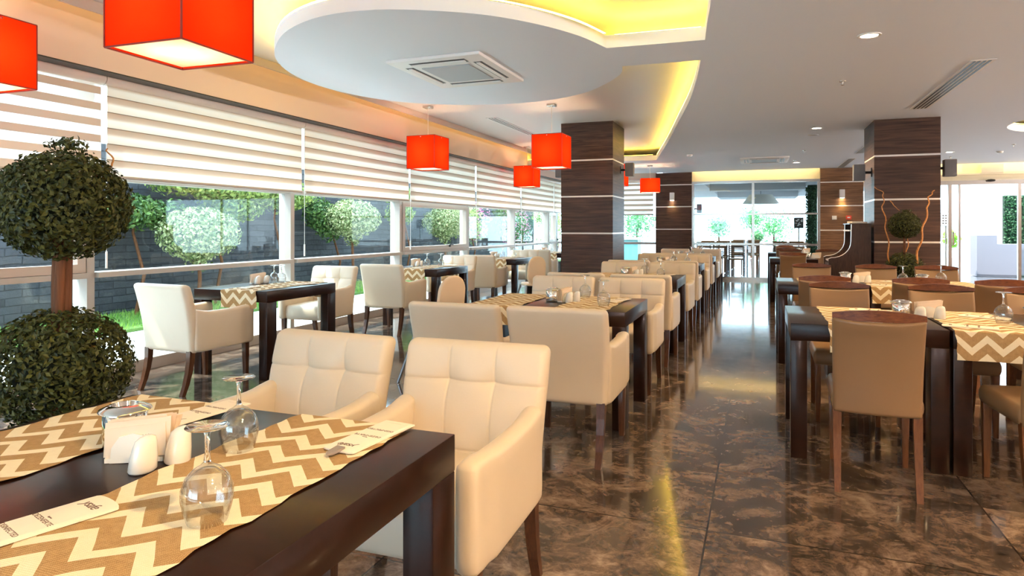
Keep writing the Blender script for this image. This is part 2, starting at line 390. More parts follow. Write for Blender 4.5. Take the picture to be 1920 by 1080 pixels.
for q in range(3): fw.box(-5.4 + q * 2.4, -5.3 + q * 2.4, Y0 - .2, Y0, .12, 2.45)
fw.box(-.5, XR, Y0 - .2, Y0, .12, 2.45)
struct(fw.build('wall_front', M_wall, smooth=False), 'glazed wall behind the camera')
struct(B(-5.4, XR, Y0 - 5.5, Y0 - .2, 2.5, 2.7).build('canopy', M_wall, smooth=False), 'unseen roof added behind the camera to block sky light')  # added out of view to keep direct sky off the foreground tables
struct(B(-5.4, -.5, Y0 - .11, Y0 - .10, .12, 2.45).build('window_11', M_pane, smooth=False))
fp = light('window_portal', 'AREA', (-2.95, Y0 - .15, 1.28), 1, rot=(R(-90), 0, 0), shape='RECTANGLE', size=4.8, size_y=2.3); fp.data.cycles.is_portal = True
# led strips lying on top of the dropped ceiling, set back from its edges
def ledstrip(pts, off, name, m, z=ZM + .118, w=.03, closed=False, label=''):
    vs = []; fs = []; n = len(pts)
    for i, p in enumerate(pts):
        a = Vector(pts[max(i - 1, 0)]); b = Vector(pts[min(i + 1, n - 1)]); t = (b - a).normalized(); nn = Vector((-t.y, t.x)) * (-1 if closed else 1)
        q = Vector(p) + nn * off; r = Vector(p) + nn * (off + w)
        vs += [(q.x, q.y, z), (r.x, r.y, z)]
    fs = [(2 * i, 2 * i + 2, 2 * i + 3, 2 * i + 1) for i in range(n - 1)]
    mb = MB().add(vs, fs); return tag(mb.build(name, m, smooth=False), label, 'light strip')
ledstrip(disc, .004, 'led_strip', M_led, label='amber light strip hidden on top of the round ceiling disc')
ledstrip(arcB, .004, 'led_strip', M_led, label='amber light strip along the far curved ceiling edge')
ledstrip(arcA, .004, 'led_strip', M_led, label='amber light strip along the near curved ceiling edge')
ledstrip([(-.45, 5.7), (-1.1, 5.68)], .004, 'led_strip', M_led, label='amber light strip on the far side of the ceiling bridge')
ledstrip([(-1.08, 5.15), (-.42, 5.18)], .004, 'led_strip', M_led, label='amber light strip on the near side of the ceiling bridge')
ledstrip([(-4.9, 13.85), (-2.1, 13.85)], .01, 'led_strip', M_led, label='amber light strip at the far end of the ceiling recess')
tag(MB().add([(-4.64, -3.9, ZU + .085), (-4.74, -3.9, ZU + .085), (-4.74, 13.8, ZU + .085), (-4.64, 13.8, ZU + .085)], [(0, 1, 2, 3)]).build('led_strip', M_led2, smooth=False), 'light strip behind the lip above the window wall', 'light strip')
ledstrip(ring + ring[:1], .01, 'led_strip', M_led, closed=True, label='amber light strip around the round ceiling opening')
# central fascia and entrance fascia light
tag(MB().add([(-1.6, 17.07, 2.84), (1.3, 17.07, 2.84), (1.3, 17.13, 2.84), (-1.6, 17.13, 2.84)], [(0, 1, 2, 3)]).build('led_strip', M_led3, smooth=False), 'light strip washing the fascia above the central glass front', 'light strip')
tag(MB().add([(2.7, 17.07, 2.84), (8.8, 17.07, 2.84), (8.8, 17.13, 2.84), (2.7, 17.13, 2.84)], [(0, 1, 2, 3)]).build('led_strip', M_led3, smooth=False), 'light strip washing the fascia above the entrance', 'light strip')

# back wall pieces
struct(B(-1.62, 1.34, 17.28, 17.4, 2.46, ZU).build('wall_back_fascia', M_cream_w, smooth=False), 'pale yellow lit fascia above the central glass front')
struct(B(-5.4, -2.52, 17.2, 17.4, 2.50, ZU).build('wall_back_left', M_wall, smooth=False))
ef = MB().box(2.25, XR, 17.28, 17.4, 2.34, ZU).box(2.25, XR, 17.16, 17.28, 2.46, 2.50).box(2.25, XR, 17.2, 17.28, 2.34, 2.38).box(4.55, 4.95, 17.12, 17.28, 2.5, 2.69)
struct(ef.build('wall_back_entrance', M_cream_w, smooth=False), 'cream stepped fascia above the entrance doors')
def pier(x0, x1, y0, y1, z1, lines, m, name, label, faces='front'):
    t = thing(name, label, None, kind='structure')
    mb = MB(); zz = [0] + [z for z in lines] + [z1]
    for i in range(len(zz) - 1):
        mb.box(x0, x1, y0, y1, zz[i] + (.012 if i else 0), zz[i + 1] - (.012 if i < len(zz) - 2 else 0))
    mb.build('veneer', m, t, smooth=False)
    st = MB()
    for z in lines: st.box(x0 + .004, x1 - .004, y0 + .004, y1 - .004, z - .013, z + .013)
    st.build('inlay', M_bright, t, smooth=False)
    return t
pier(-2.52, -1.62, 17.16, 17.4, ZM, (1.255, 1.83, 2.39), M_ven, 'wall_pier', 'smoked oak wall panel left of the central glass front')
pier(1.34, 2.25, 17.16, 17.4, ZM, (1.235, 1.81, 2.37), M_venlit, 'wall_pier', 'oak wall panel right of the central glass front, warm light in its colour')
lcol = pier(-2.99, -2.15, 10.14, 11.05, ZU, (1.20, 1.785, 2.36), M_ven, 'column', 'dark oak clad square column at the window side with bright inlays')
rcol = pier(1.40, 2.147, 9.72, 10.60, ZM, (1.10, 1.655, 2.225), M_ven, 'column', 'dark oak clad square column behind the potted topiary')

# ------------------------------------------------------------------ window wall
posts = [3.86 + 2.515 * k for k in range(-3, 6)] + [17.2]
for i in range(len(posts) - 1):
    a, b = posts[i], posts[i + 1]; k = i - 1
    t = thing('window_%d' % (i + 1), 'window bay of the glazed side wall', None, kind='structure')
    fr = MB().box(-5.37, -5.20, b - .033, b + .033, 0, 2.6).box(-5.33, -5.15, a + .033, b - .033, .868, .912)
    fr.box(-5.36, -5.22, a + .033, b - .033, 0.0, .07).box(-5.34, -5.22, a + .033, b - .033, 1.69, 1.74).box(-5.34, -5.22, a + .033, b - .033, 2.52, 2.6)
    if i == 0: fr.box(-5.37, -5.20, a - .033, a + .033, 0, 2.6)
    fr.build('frame', M_alu, t, smooth=False)
    B(-5.22, -5.196, a + .033, b - .033, 0.0, .10).build('sill', M_aluw, t, smooth=False)
    if i in (2, 5, 8):
        s = MB(); y0, y1 = a + .05, b - .05
        s.box(-5.27, -5.19, y0, y1, .915, .985).box(-5.27, -5.19, y0, y1, 1.62, 1.69).box(-5.27, -5.19, y0, y0 + .07, .985, 1.62).box(-5.27, -5.19, y1 - .07, y1, .985, 1.62)
        sash = s.build('sash', M_aluw, t, smooth=False)
        h = MB().box(-5.19, -5.165, (a + b) / 2 + .40, (a + b) / 2 + .43, .95, .985).box(-5.175, -5.16, (a + b) / 2 + .40, (a + b) / 2 + .53, .975, .995)
        h.build('handle', M_black, sash, smooth=False)
    MB().box(-5.295, -5.285, a + .03, b - .03, .07, 2.52).build('pane', M_pane, t, smooth=False)
    p = light('window_portal', 'AREA', (-5.38, (a + b) / 2, 1.3), 1, rot=(0, R(-90), 0), shape='RECTANGLE', size=2.5, size_y=2.4)
    p.data.cycles.is_portal = True
# roller blinds
ORD = ['first', 'second', 'third', 'fourth', 'fifth', 'sixth', 'seventh', 'eighth', 'ninth', 'tenth']
vis = 0
for i in range(2, len(posts) - 1):
    a, b = posts[i], posts[i + 1]; vis += 1
    t = thing('roller_blind', 'cream zebra roller blind on the %s window counting from the big topiary' % ORD[vis - 1], 'blind', (-5.06, (a + b) / 2, 1.71), 0, 'zebra roller blinds along the window wall')
    hw = (b - a) / 2 - .004
    MB().tube([(0, -hw, .80), (0, hw, .80)], .052, 14).box(-.045, .045, -hw, hw, .80, .855).build('cassette', mat('blind_cassette', (.78, .70, .64), .35) if vis == 1 else bpy.data.materials['blind_cassette'], t)
    mb = MB(); nz = 14
    rows = []
    zt = .78
    for j in range(8):                                  # overlapping bands, each slightly stepped
        z0 = j * .1; z1 = min(zt, z0 + .1)
        if z1 <= z0: break
    mb.add([(.014, -hw + .022, .0), (.014, hw - .022, .0), (.014, hw - .022, zt), (.014, -hw + .022, zt)], [(0, 1, 2, 3)])
    mb.build('fabric', M_blind if vis == 1 else M_blindc, t, smooth=False)
    MB().tube([(.014, -hw + .03, -.005), (.014, hw - .03, -.005)], .016, 10).build('bottom_rail', M_alu, t)
    ch = MB().tube([(.02, -hw + .012, .78), (.02, -hw + .012, -.62)], .003, 6).tube([(.02, -hw + .012, -.62), (.02, -hw + .012, -.76)], .009, 8)
    ch.build('pull_chain', M_white, t)
for i in (0, 1):
    a, b = posts[i], posts[i + 1]
    tag(MB().box(-5.07, -5.06, a + .03, b - .03, 1.7, 2.5).build('roller_blind', M_blind, smooth=False), 'cream zebra roller blind on the %s window bay out of view beside the camera' % ('last', 'next to last')[i].replace('next to last', 'other'), 'blind')
# back-left window
t = thing('window_10', 'window at the far left end of the back wall', None, kind='structure')
MB().box(-5.3, -5.2, 17.2, 17.3, 0, 2.6).box(-4.0, -3.94, 17.2, 17.3, 0, 2.6).box(-5.2, -2.52, 17.2, 17.3, .86, .92).box(-5.2, -2.52, 17.2, 17.3, 0, .07).build('frame', M_alu, t, smooth=False)
MB().box(-5.2, -2.52, 17.24, 17.25, .07, 2.52).build('pane', M_paneb, t, smooth=False)
t = thing('roller_blind', 'white zebra roller blind at the far end beside the oak wall panel', 'blind', (-3.7, 17.12, 1.63), 0, 'zebra roller blinds along the window wall')
MB().tube([(-1.15, 0, .87), (1.15, 0, .87)], .045, 12).build('cassette', bpy.data.materials['blind_cassette'], t)
MB().add([(-1.13, -.014, 0), (1.13, -.014, 0), (1.13, -.014, .86), (-1.13, -.014, .86)], [(0, 1, 2, 3)]).build('fabric', M_blind, t, smooth=False)
MB().tube([(-1.13, -.014, 0), (1.13, -.014, 0)], .014, 8).build('bottom_rail', M_alu, t)

# central glass front and entrance
t = thing('door_1', 'steel framed glass front to the terrace', None, kind='structure')
fr = MB()
for x in (-1.60, -.16, 1.31): fr.box(x - .03, x + .03, 17.2, 17.27, 0, 2.46)
for z, h in ((2.43, .03), (1.63, .02), (.885, .025), (.035, .035)): fr.box(-1.6, 1.31, 17.205, 17.265, z - h, z + h)
fr.build('frame', M_steel, t, smooth=False)
MB().box(-1.57, -.19, 17.23, 17.24, .07, 2.40).build('pane', M_paneb, t, smooth=False); MB().box(-.13, 1.28, 17.23, 17.24, .07, 2.40).build('pane', M_paneb, t, smooth=False)
t = thing('door_2', 'sliding glass entrance doors', None, kind='structure')
fr = MB()
for x, w in ((3.3, .03), (3.98, .035), (4.16, .02), (5.27, .03), (6.4, .03)): fr.box(x - w, x + w, 17.2, 17.27, 0, 2.25)
fr.box(2.25, 8.9, 17.19, 17.28, 2.25, 2.34).build('frame', M_steel, t, smooth=False)
MB().box(2.25, 4.16, 17.23, 17.24, 0, 2.25).build('pane', M_paneb, t, smooth=False)
MB().box(5.27, 8.9, 17.23, 17.24, 0, 2.25).build('pane', M_paneb, t, smooth=False)
MB().box(4.02, 4.05, 17.17, 17.2, .9, 1.2).build('handle', M_steel, t, smooth=False)
tag(MB().lathe([(0, -.03), (.05, -.02), (.06, .0), (.05, .02), (0, .03)], 16, M=Matrix.Translation((4.735, 17.15, 2.33)) @ Matrix.Scale(1.4, 4, (1, 0, 0))).build('motion_sensor', M_black), 'small black motion sensor above the entrance doors', 'sensor')

# ------------------------------------------------------------------ exterior
struct(B(-7.3, -5.36, -8, 26, -.1, -.01).build('ground_paving', M_pave, smooth=False), 'pale paving outside the windows')
struct(B(-8.9, -7.3, -8, 26, -.1, .03).build('ground_soil', M_lawn, smooth=False), 'soil strip under the grass')
struct(B(-9.25, -8.85, -8, 26, 0, 2.5).build('wall_garden', M_stone, smooth=False), 'dark slate clad garden wall')
random.seed(3)
g = MB()
for _ in range(9000):
    y = random.uniform(1.5, 14) ** 1.0; x = random.uniform(-8.8, -7.3); h = random.uniform(.05, .13); a = random.uniform(0, 6.28); w = .006
    dx, dy = cos(a) * w, sin(a) * w; lx, ly = random.uniform(-.04, .04), random.uniform(-.04, .04)
    g.add([(x - dx, y - dy, .02), (x + dx, y + dy, .02), (x + lx, y + ly, h)], [(0, 1, 2)])
tag(g.build('grass', M_blade, smooth=False), 'strip of green grass below the slate garden wall', 'grass', kind='stuff')

def leaves(center, rad, n, size, shell=.75, squash=None, rnd=random, drop=0):
    mb = MB(); C = Vector(center)
    for _ in range(n):
        while True:
            d = Vector((rnd.uniform(-1, 1), rnd.uniform(-1, 1), rnd.uniform(-1, 1)))
            if .05 < d.length < 1: break
        d.normalize(); r = shell + (1 - shell) * rnd.random()
        if rnd.random() < .05: r *= 1.06
        p = C + Vector((d.x * rad[0], d.y * rad[1], d.z * rad[2])) * r
        if drop and d.z < 0: p.z += drop * (rnd.random() - .5)
        # leaf frame
        nrm = (d + Vector((rnd.uniform(-1, 1), rnd.uniform(-1, 1), rnd.uniform(-1, 1))) * .75).normalized()
        a = nrm.orthogonal().normalized(); a = (Matrix.Rotation(rnd.uniform(0, 6.28), 3, nrm) @ a); b = nrm.cross(a)
        s = size * rnd.uniform(.7, 1.25)
        mb.add([p - a * s, p + b * s * .55 + nrm * s * .2, p + a * s, p - b * s * .55 + nrm * s * .2], [(0, 1, 2), (0, 2, 3)])
    return mb
random.seed(11)
def garden_tree(y, z, r, lab):
    t = thing('variegated_tree', lab, 'tree', (-7.9, y, .03), 0, 'round-headed variegated trees in the garden')
    MB().tube([(0, 0, 0), (.02, .01, .5), (-.01, 0, z - .1)], [.035, .028, .025], 8).build('trunk', M_trunk, t)
    mb = leaves((0, 0, z), (r, r, r * .68), 4200, .032, .6); mb.v += []
    m2 = leaves((0, 0, z - .36), (r * .35, r * .35, r * .4), 350, .035, .3)
    mb.add(m2.v, m2.f); mb.build('foliage', M_var, t, smooth=False)
garden_tree(7.56, 1.17, .60, 'round pale variegated tree outside the window nearest the camera')
garden_tree(11.53, 1.45, .60, 'round pale variegated tree outside the second window')
garden_tree(15.8, 1.40, .62, 'round pale variegated tree seen through the third window')
def bush(x, y, z, r, m, n, lab, name='ivy_bush', pink=0, size=.05):
    t = thing(name, lab, 'bush', (x, y, 0))
    MB().tube([(0, 0, 0), (.1, .06, z * .4), (-.05, 0, z * .8), (0, 0, z)], [.03, .025, .02, .01], 7).build('stem', M_trunk, t)
    mb = MB()
    for q in range(5):
        c = (random.uniform(-.15, .15), random.uniform(-.7, .7) * r[1], z + random.uniform(-.6, .6) * r[2])
        k = leaves(c, (r[0], r[1] * .6, r[2] * .6), n // 5, size, .4); mb.add(k.v, k.f)
    mb.build('foliage', m, t, smooth=False)
    if pink:
        k = leaves((.12, 0, z), (r[0], r[1] * .9, r[2] * .9), pink, .04, .6); k.build('blossom', M_pink, t, smooth=False)
bush(-8.45, 6.95, 1.52, (.24, .85, .42), M_ivy, 3600, 'leafy green bush on the slate wall left of the nearest pale tree', size=.04)
bush(-8.48, 8.45, 1.80, (.24, 1.15, .40), M_ivy2, 3800, 'green creeper along the wall top above the nearest pale tree', size=.04)
bush(-8.45, 9.9, 1.82, (.26, 1.0, .42), M_ivy2, 3600, 'olive tinted creeper on bare reddish stems right of the nearest pale tree', size=.04)
bush(-8.45, 11.7, 1.42, (.26, .75, .60), M_ivy, 3400, 'dark green hanging bush left of the second pale tree', size=.04)
bush(-8.4, 14.6, 1.85, (.26, 1.0, .5), M_ivy2, 2400, 'bright green creeper right of the second pale tree', size=.045)
bush(-8.2, 18.2, 1.5, (.3, 1.3, .7), M_olive, 2200, 'olive green bush with pink flowers seen in the third window', 'flowering_bush', 260)
bush(-8.0, 21.2, 1.35, (.4, 1.3, .9), M_ivy, 2400, 'bougainvillea bush with pink flowers seen in the fourth window', 'flowering_bush', 500)
bush(-7.6, 25, 1.5, (.6, 1.5, 1.0), M_olive, 2400, 'pale olive bush seen in the fifth window', 'flowering_bush')

# terrace beyond the back wall
struct(B(-9, 14, 17.4, 60, -.12, -.01).build('ground_terrace', M_terr, smooth=False), 'pale terrace floor beyond the glass')
tc = MB().box(-2.6, 3.2, 17.6, 27, 2.62, 2.7)
tc = MB().box(-2.6, -1.45, 17.6, 27, 2.5, 2.7).box(1.25, 3.2, 17.6, 27, 2.5, 2.7).box(-1.45, 1.25, 17.6, 18.4, 2.5, 2.7).box(-1.45, 1.25, 21, 21.6, 2.43, 2.7).box(-1.45, 1.25, 25, 27, 2.4, 2.7).box(-2.6, 3.2, 17.6, 27, 2.86, 2.9)
struct(tc.build('ceiling_terrace', mat('terrace_ceiling_paint', (.48, .50, .53), .6), smooth=False), 'white coffered terrace ceiling beyond the glass')
t = thing('drum_pendant_lamp', 'large grey tapered drum lamp hanging in the terrace room', 'lamp', (.02, 22, 2.05))
MB().lathe([(.55, 0), (.34, .28)], 40).build('lamp_shade', mat('grey_linen', (.50, .49, .44), .8), t)
MB().tube([(0, 0, .28), (0, 0, .8)], .008, 6).build('cord', M_black, t)
t = thing('hedge_pillar', 'round dark green leaf-clad pillar beyond the glass front', 'pillar', (1.42, 20.4, 0))
MB().tube([(0, 0, 0), (0, 0, 2.5)], .16, 20).build('core', mat('hedge_core', (.01, .03, .012), .9), t)
k = MB(); random.seed(5)
for _ in range(2200):
    a = random.uniform(0, 6.28); z = random.uniform(0, 2.45); rr = random.uniform(.16, .21); p = Vector((cos(a) * rr, sin(a) * rr, z)); n1 = Vector((random.uniform(-1, 1), random.uniform(-1, 1), random.uniform(-1, 1))).normalized(); n2 = n1.orthogonal().normalized()
    k.add([p - n1 * .03, p + n2 * .02, p + n1 * .03, p - n2 * .02], [(0, 1, 2, 3)])
k.build('foliage', leaf_mat('hedge_leaf', (.012, .05, .018), (.05, .13, .05), .1), t, smooth=False)
t = thing('notice_board', 'dark board with pale markings beside the green pillar on the terrace', 'board', (1.08, 21.3, 1.28))
B(-.13, .13, -.02, .02, 0, .32).build('board', M_black, t, smooth=False)
mk = MB(); random.seed(2)
for _ in range(16):
    x, z = random.uniform(-.1, .07), random.uniform(.04, .26); mk.box(x, x + random.uniform(.02, .06), -.026, -.02, z, z + .015)
mk.build('markings', M_white, t, smooth=False); MB().box(-.02, .02, 0, .03, -1.28, 0).build('post', M_steel, t, smooth=False); MB().box(-.1, .1, -.1, .1, -1.28, -1.26).build('base', M_steel, t, smooth=False)
t = thing('wall_speaker', 'small dark speaker at the left inside the terrace room', 'speaker', (-1.72, 20, 1.85))
MB().box(-.02, .12, -.08, .08, -.12, .14).build('cabinet', M_grey, t, bevel=.01); MB().tube([(-.1, 0, 0), (.0, 0, 0)], .02, 8).build('bracket', M_black, t)
B(-1.9, -1.8, 19.9, 20.1, 0, 2.5).build('terrace_post', M_white, smooth=False)
tag(bpy.data.objects['terrace_post'], 'white post carrying the speaker in the terrace room', 'post')
random.seed(21)
for (x, y, z, r, lab) in ((-1.7, 30, 1.35, .55, 'pale green tree left beyond the terrace'), (-.35, 30, 1.7, .6, 'pale green tree behind the drum lamp'), (.55, 31, 1.35, .95, 'large leafy tree right beyond the terrace'), (-.1, 28, .95, .25, 'small bright green shrub beyond the terrace'), (-4.4, 25, 1.55, .8, 'leafy palm-like tree outside the far left window')):
    t = thing('leafy_tree', lab, 'tree', (x, y, 0))
    MB().tube([(0, 0, 0), (.03, 0, z * .5), (0, 0, z)], [.05, .04, .02], 7).build('trunk', M_trunk, t)
    leaves((0, 0, z), (r, r, r * .95), int(500 + r * 900), .06, .25).build('foliage', leaf_mat('pale_leaf', (.08, .34, .14), (.35, .62, .30), .4) if 'pale_leaf' not in bpy.data.materials else bpy.data.materials['pale_leaf'], t, smooth=False)
# outside the far left window: teal counter
M_teal = mat('teal_panel', (.20, .50, .50), .4)
t = thing('teal_counter', 'pale teal outdoor counter seen through the far left window', 'counter', (-3.9, 21, 0))
MB().box(-1.6, .3, -.3, .3, 0, .92).build('body', M_teal, t, smooth=False); MB().box(-1.65, .35, -.35, .35, .92, .98).build('countertop', M_white, t, smooth=False)
# reception beyond entrance
M_lil = mat('lilac_white_panel', (.22, .21, .24), .5)
struct(B(2.6, 14, 26, 26.2, 0, 3.2).build('wall_reception', M_white, smooth=False), 'white far wall of the reception')
t = thing('reception_counter', 'white stepped reception counter beyond the entrance', 'counter', (5.4, 21, 0))
MB().box(0, .45, -.3, .3, .05, 1.09).box(.45, .95, -.3, .3, .05, .86).box(0, .95, -.28, .28, 0, .05).build('body', M_lil, t, smooth=False)
MB().box(.95, 1.6, -.05, .3, .05, .86).box(1.0, 1.6, -.07, -.05, .70, .72).build('cabinet', M_lil, t, smooth=False)
t = thing('green_wall', 'tall dark ivy covered panel right of the reception counter', 'planting', (6.75, 22.2, 0))
B(-.3, .6, 0, .2, 0, 2.2).build('panel', mat('ivy_backing', (.01, .025, .012), .9), t, smooth=False)
k = MB()
for _ in range(2600):
    p = Vector((random.uniform(-.33, .6), random.uniform(-.06, .02), random.uniform(0, 2.2))); n1 = Vector((random.uniform(-1, 1), random.uniform(-.6, .6), random.uniform(-1, 1))).normalized(); n2 = n1.orthogonal().normalized()
    k.add([p - n1 * .035, p + n2 * .025, p + n1 * .035, p - n2 * .025], [(0, 1, 2, 3)])
k.build('foliage', bpy.data.materials['hedge_leaf'], t, smooth=False)
t = thing('shelf_trolley', 'white open shelf on wheels in front of the ivy panel', 'shelf', (7.15, 21.2, 0))
MB().box(0, .04, -.2, .2, .1, .95).box(.7, .74, -.2, .2, .1, .95).build('side_panel', M_white, t, smooth=False)
for z in (.12, .5, .93): B(0, .74, -.2, .2, z - .02, z + .02).build('shelf', M_white, t, smooth=False)
for x in (.05, .69): MB().tube([(x, -.15, 0), (x, -.15, .1)], .02, 8).build('leg', M_black, t)
t = thing('framed_sign', 'small framed sign with dark marks on a stand left of the counter', 'sign', (4.42, 19.5, 1.33))
MB().box(-.13, .13, -.01, .01, 0, .34).build('frame', mat('sign_frame', (.25, .2, .2), .5), t, smooth=False); B(-.118, .118, -.014, -.01, .012, .328).build('card', M_white, t, smooth=False)
mk = MB()
for r_ in range(4):
    for c_ in range(3): mk.box(-.08 + c_ * .06, -.045 + c_ * .06, -.017, -.014, .06 + r_ * .065, .095 + r_ * .065)
mk.build('marks', M_ink, t, smooth=False); MB().box(-.015, .015, 0, .02, -1.33, 0).build('post', M_steel, t, smooth=False); MB().box(-.12, .12, -.1, .12, -1.33, -1.31).build('base', M_steel, t, smooth=False)
t = thing('potted_plant', 'small bright green plant standing beyond the entrance', 'plant', (4.75, 20.4, 0))
MB().lathe([(.12, 0), (.16, .5)], 16).build('pot', M_white, t); leaves((0, 0, .95), (.22, .2, .3), 220, .06, .2).build('foliage', leaf_mat('bright_leaf', (.25, .5, .05), (.6, .8, .2), .4), t, smooth=False)

# ------------------------------------------------------------------ furniture prototypes
def armchair():
    t = thing('armchair', '', 'chair', group='cream leather armchairs')
    def tuft(u, v):                      # u across, v up; seams at u=1/3,2/3 and v=.30,.72
        g = lambda d, w: math.exp(-(d / w) ** 2)
        s = -.0040 * max(g(u - .34, .0065), g(u - .66, .0065)) - .0045 * max(g(v - .30, .008), g(v - .745, .008))
        s -= .0025 * max(g(u - .34, .03), g(u - .66, .03)) + .003 * max(g(v - .30, .03), g(v - .745, .03))
        for a in (.34, .66):
            for b in (.30, .745): s -= .024 * math.exp(-(((u - a) / .075) ** 2 + ((v - b) / .09) ** 2) ** .8)
        bulge = .012 * (sin(pi * u) ** .5) * (sin(pi * min(1, max(0, v))) ** .5)
        return s + bulge
    def bd(x, y, z):                     # lean and taper
        k = z / .54; return (x * (.935 + .065 * min(1, k * 1.3)), y - .245 - .085 * k * k - .01 * k, z + .31)
    exx = [.575 * a + d for a in (.34, .66) for d in (-.012, -.007, -.0035, 0, .0035, .007, .012)]; ezz = [.54 * a + d for a in (.30, .745) for d in (-.012, -.007, -.0035, 0, .0035, .007, .012)]
    MB().pad(.575, .54, .085, .028, 26, 26, tuft, bd, .03, exx, ezz).build('backrest', M_cream, t, merge=True, ang=180)
    for s in (-1, 1):
        def ad(x, y, z, s=s):            # x runs along the arm (depth), y thickness
            yy = x + .04; top = z / .325; lift = .05 * max(0, (-.12 - yy) / .17) ** 1.5 if yy < -.12 else 0
            return (s * (.250 + y * 1.0) * (1 - .03 * (yy > .2)), yy, .315 + z * (1 + lift * 2) + .012 * top * sin(max(0, min(1, (yy + .3) / .6)) * pi) * -1)
        mb = MB().pad(.60, .325, .072, .022, 14, 8, None, ad, .04)
        if s < 0: mb.f = [tuple(reversed(f)) for f in mb.f]
        mb.build('armrest', M_cream, t, merge=True, ang=180)
    def sd(x, y, z): return (x, z - .25, .385 + y)
    MB().pad(.44, .55, .15, .03, 10, 12, lambda u, v: .018 * sin(pi * u) * sin(pi * v), sd, .03).build('seat', M_cream, t, merge=True, ang=180)
    for s in (-1, 1):
        mb = MB(); a = []
        for q in range(5):
            k = q / 4; a.append((s * .236, -.262 - .075 * k * k, .335 * (1 - k)))
        for q in range(4): mb.frust(a[q], a[q + 1], (.023 - .0015 * q, .024 - .002 * q), (.0215 - .0015 * q, .022 - .002 * q))
        mb.build('leg', M_leg, t, merge=True, ang=30)
        MB().frust((s * .24, .27, .335), (s * .24, .275, 0), (.022, .022), (.016, .016)).build('leg', M_leg, t, bevel=.002)
    return t
def woodchair():
    t = thing('dining_chair', '', 'chair', group='tan leather dining chairs with mahogany top rails')
    def bow(x): return -.030 * (1 - (x / .20) ** 2)
    def bd(x, y, z):
        k = z / .46; return (x * (.965 + .035 * k), y - .215 + bow(x) - .075 * k * k, z + .378 - .004 * (1 - (x / .20) ** 2) * (k > .9) * 4)
    MB().pad(.395, .474, .042, .018, 14, 14, None, bd, .012).build('backrest', M_tan, t, merge=True, ang=180)
    # curved mahogany top rail
    mb = MB(); n = 20; vs = []
    for i in range(n + 1):
        u = -1 + 2 * i / n; x = u * .197; y = -.290 + bow(x); zt = .872 + .020 * (1 - u * u); zb = .846 - .008 * (1 - u * u); th = .013
        vs += [(x, y - th, zb), (x, y + th, zb + .006), (x, y + th * .8, zt), (x, y - th * .8, zt)]
    fs = [(0, 1, 2, 3), tuple(4 * n + k for k in (3, 2, 1, 0))]
    for i in range(n):
        for k in range(4): fs.append((4 * i + k, 4 * i + 4 + k, 4 * i + 4 + (k + 1) % 4, 4 * i + (k + 1) % 4))
    mb.add(vs, fs).build('top_rail', M_rail, t, merge=True, bevel=0, ang=50)
    def sd(x, y, z): return (x * (1 + .05 * z), z - .22, .425 + y)
    MB().pad(.40, .47, .095, .022, 10, 10, lambda u, v: .014 * sin(pi * u) * sin(pi * v), sd, .02).build('seat', M_tan, t, merge=True, ang=180)
    for s in (-1, 1):
        mb = MB(); a = [(s * .172, -.205 - .07 * (q / 3) ** 1.6, .40 * (1 - q / 3)) for q in range(4)]
        for q in range(3): mb.frust(a[q], a[q + 1], (.020 - .002 * q, .020 - .002 * q), (.018 - .002 * q, .018 - .002 * q))
        mb.build('leg', M_oleg, t, merge=True, ang=30)
        MB().frust((s * .175, .215, .39), (s * .175, .222, 0), (.020, .020), (.013, .013)).build('leg', M_oleg, t, bevel=.002)
    return t
ARM = Proto(armchair()); WCH = Proto(woodchair())
_tables = {}
def table(x0, x1, y0, y1, label, group):
    w, d = x1 - x0, y1 - y0; key = (round(w, 2), round(d, 2)); loc = ((x0 + x1) / 2, (y0 + y1) / 2, 0)
    if key in _tables: return dup(_tables[key], loc, 0, label, group)
    t = thing('dining_table', label, 'table', loc, 0, group)
    MB().box(-w / 2, w / 2, -d / 2, d / 2, .655, .75).build('table_top', M_esp, t, bevel=.003)
    for sx in (-1, 1):
        for sy in (-1, 1):
            a, b = sx * w / 2, sx * (w / 2 - .085); c, e = sy * d / 2, sy * (d / 2 - .12); i = sx * .0005; j = sy * .0005
            MB().box(min(a - i, b), max(a - i, b), min(c - j, e), max(c - j, e), 0, .655).build('leg', M_esp, t, bevel=.003)
    _tables[key] = t; return t
_run = {}
random.seed(9)
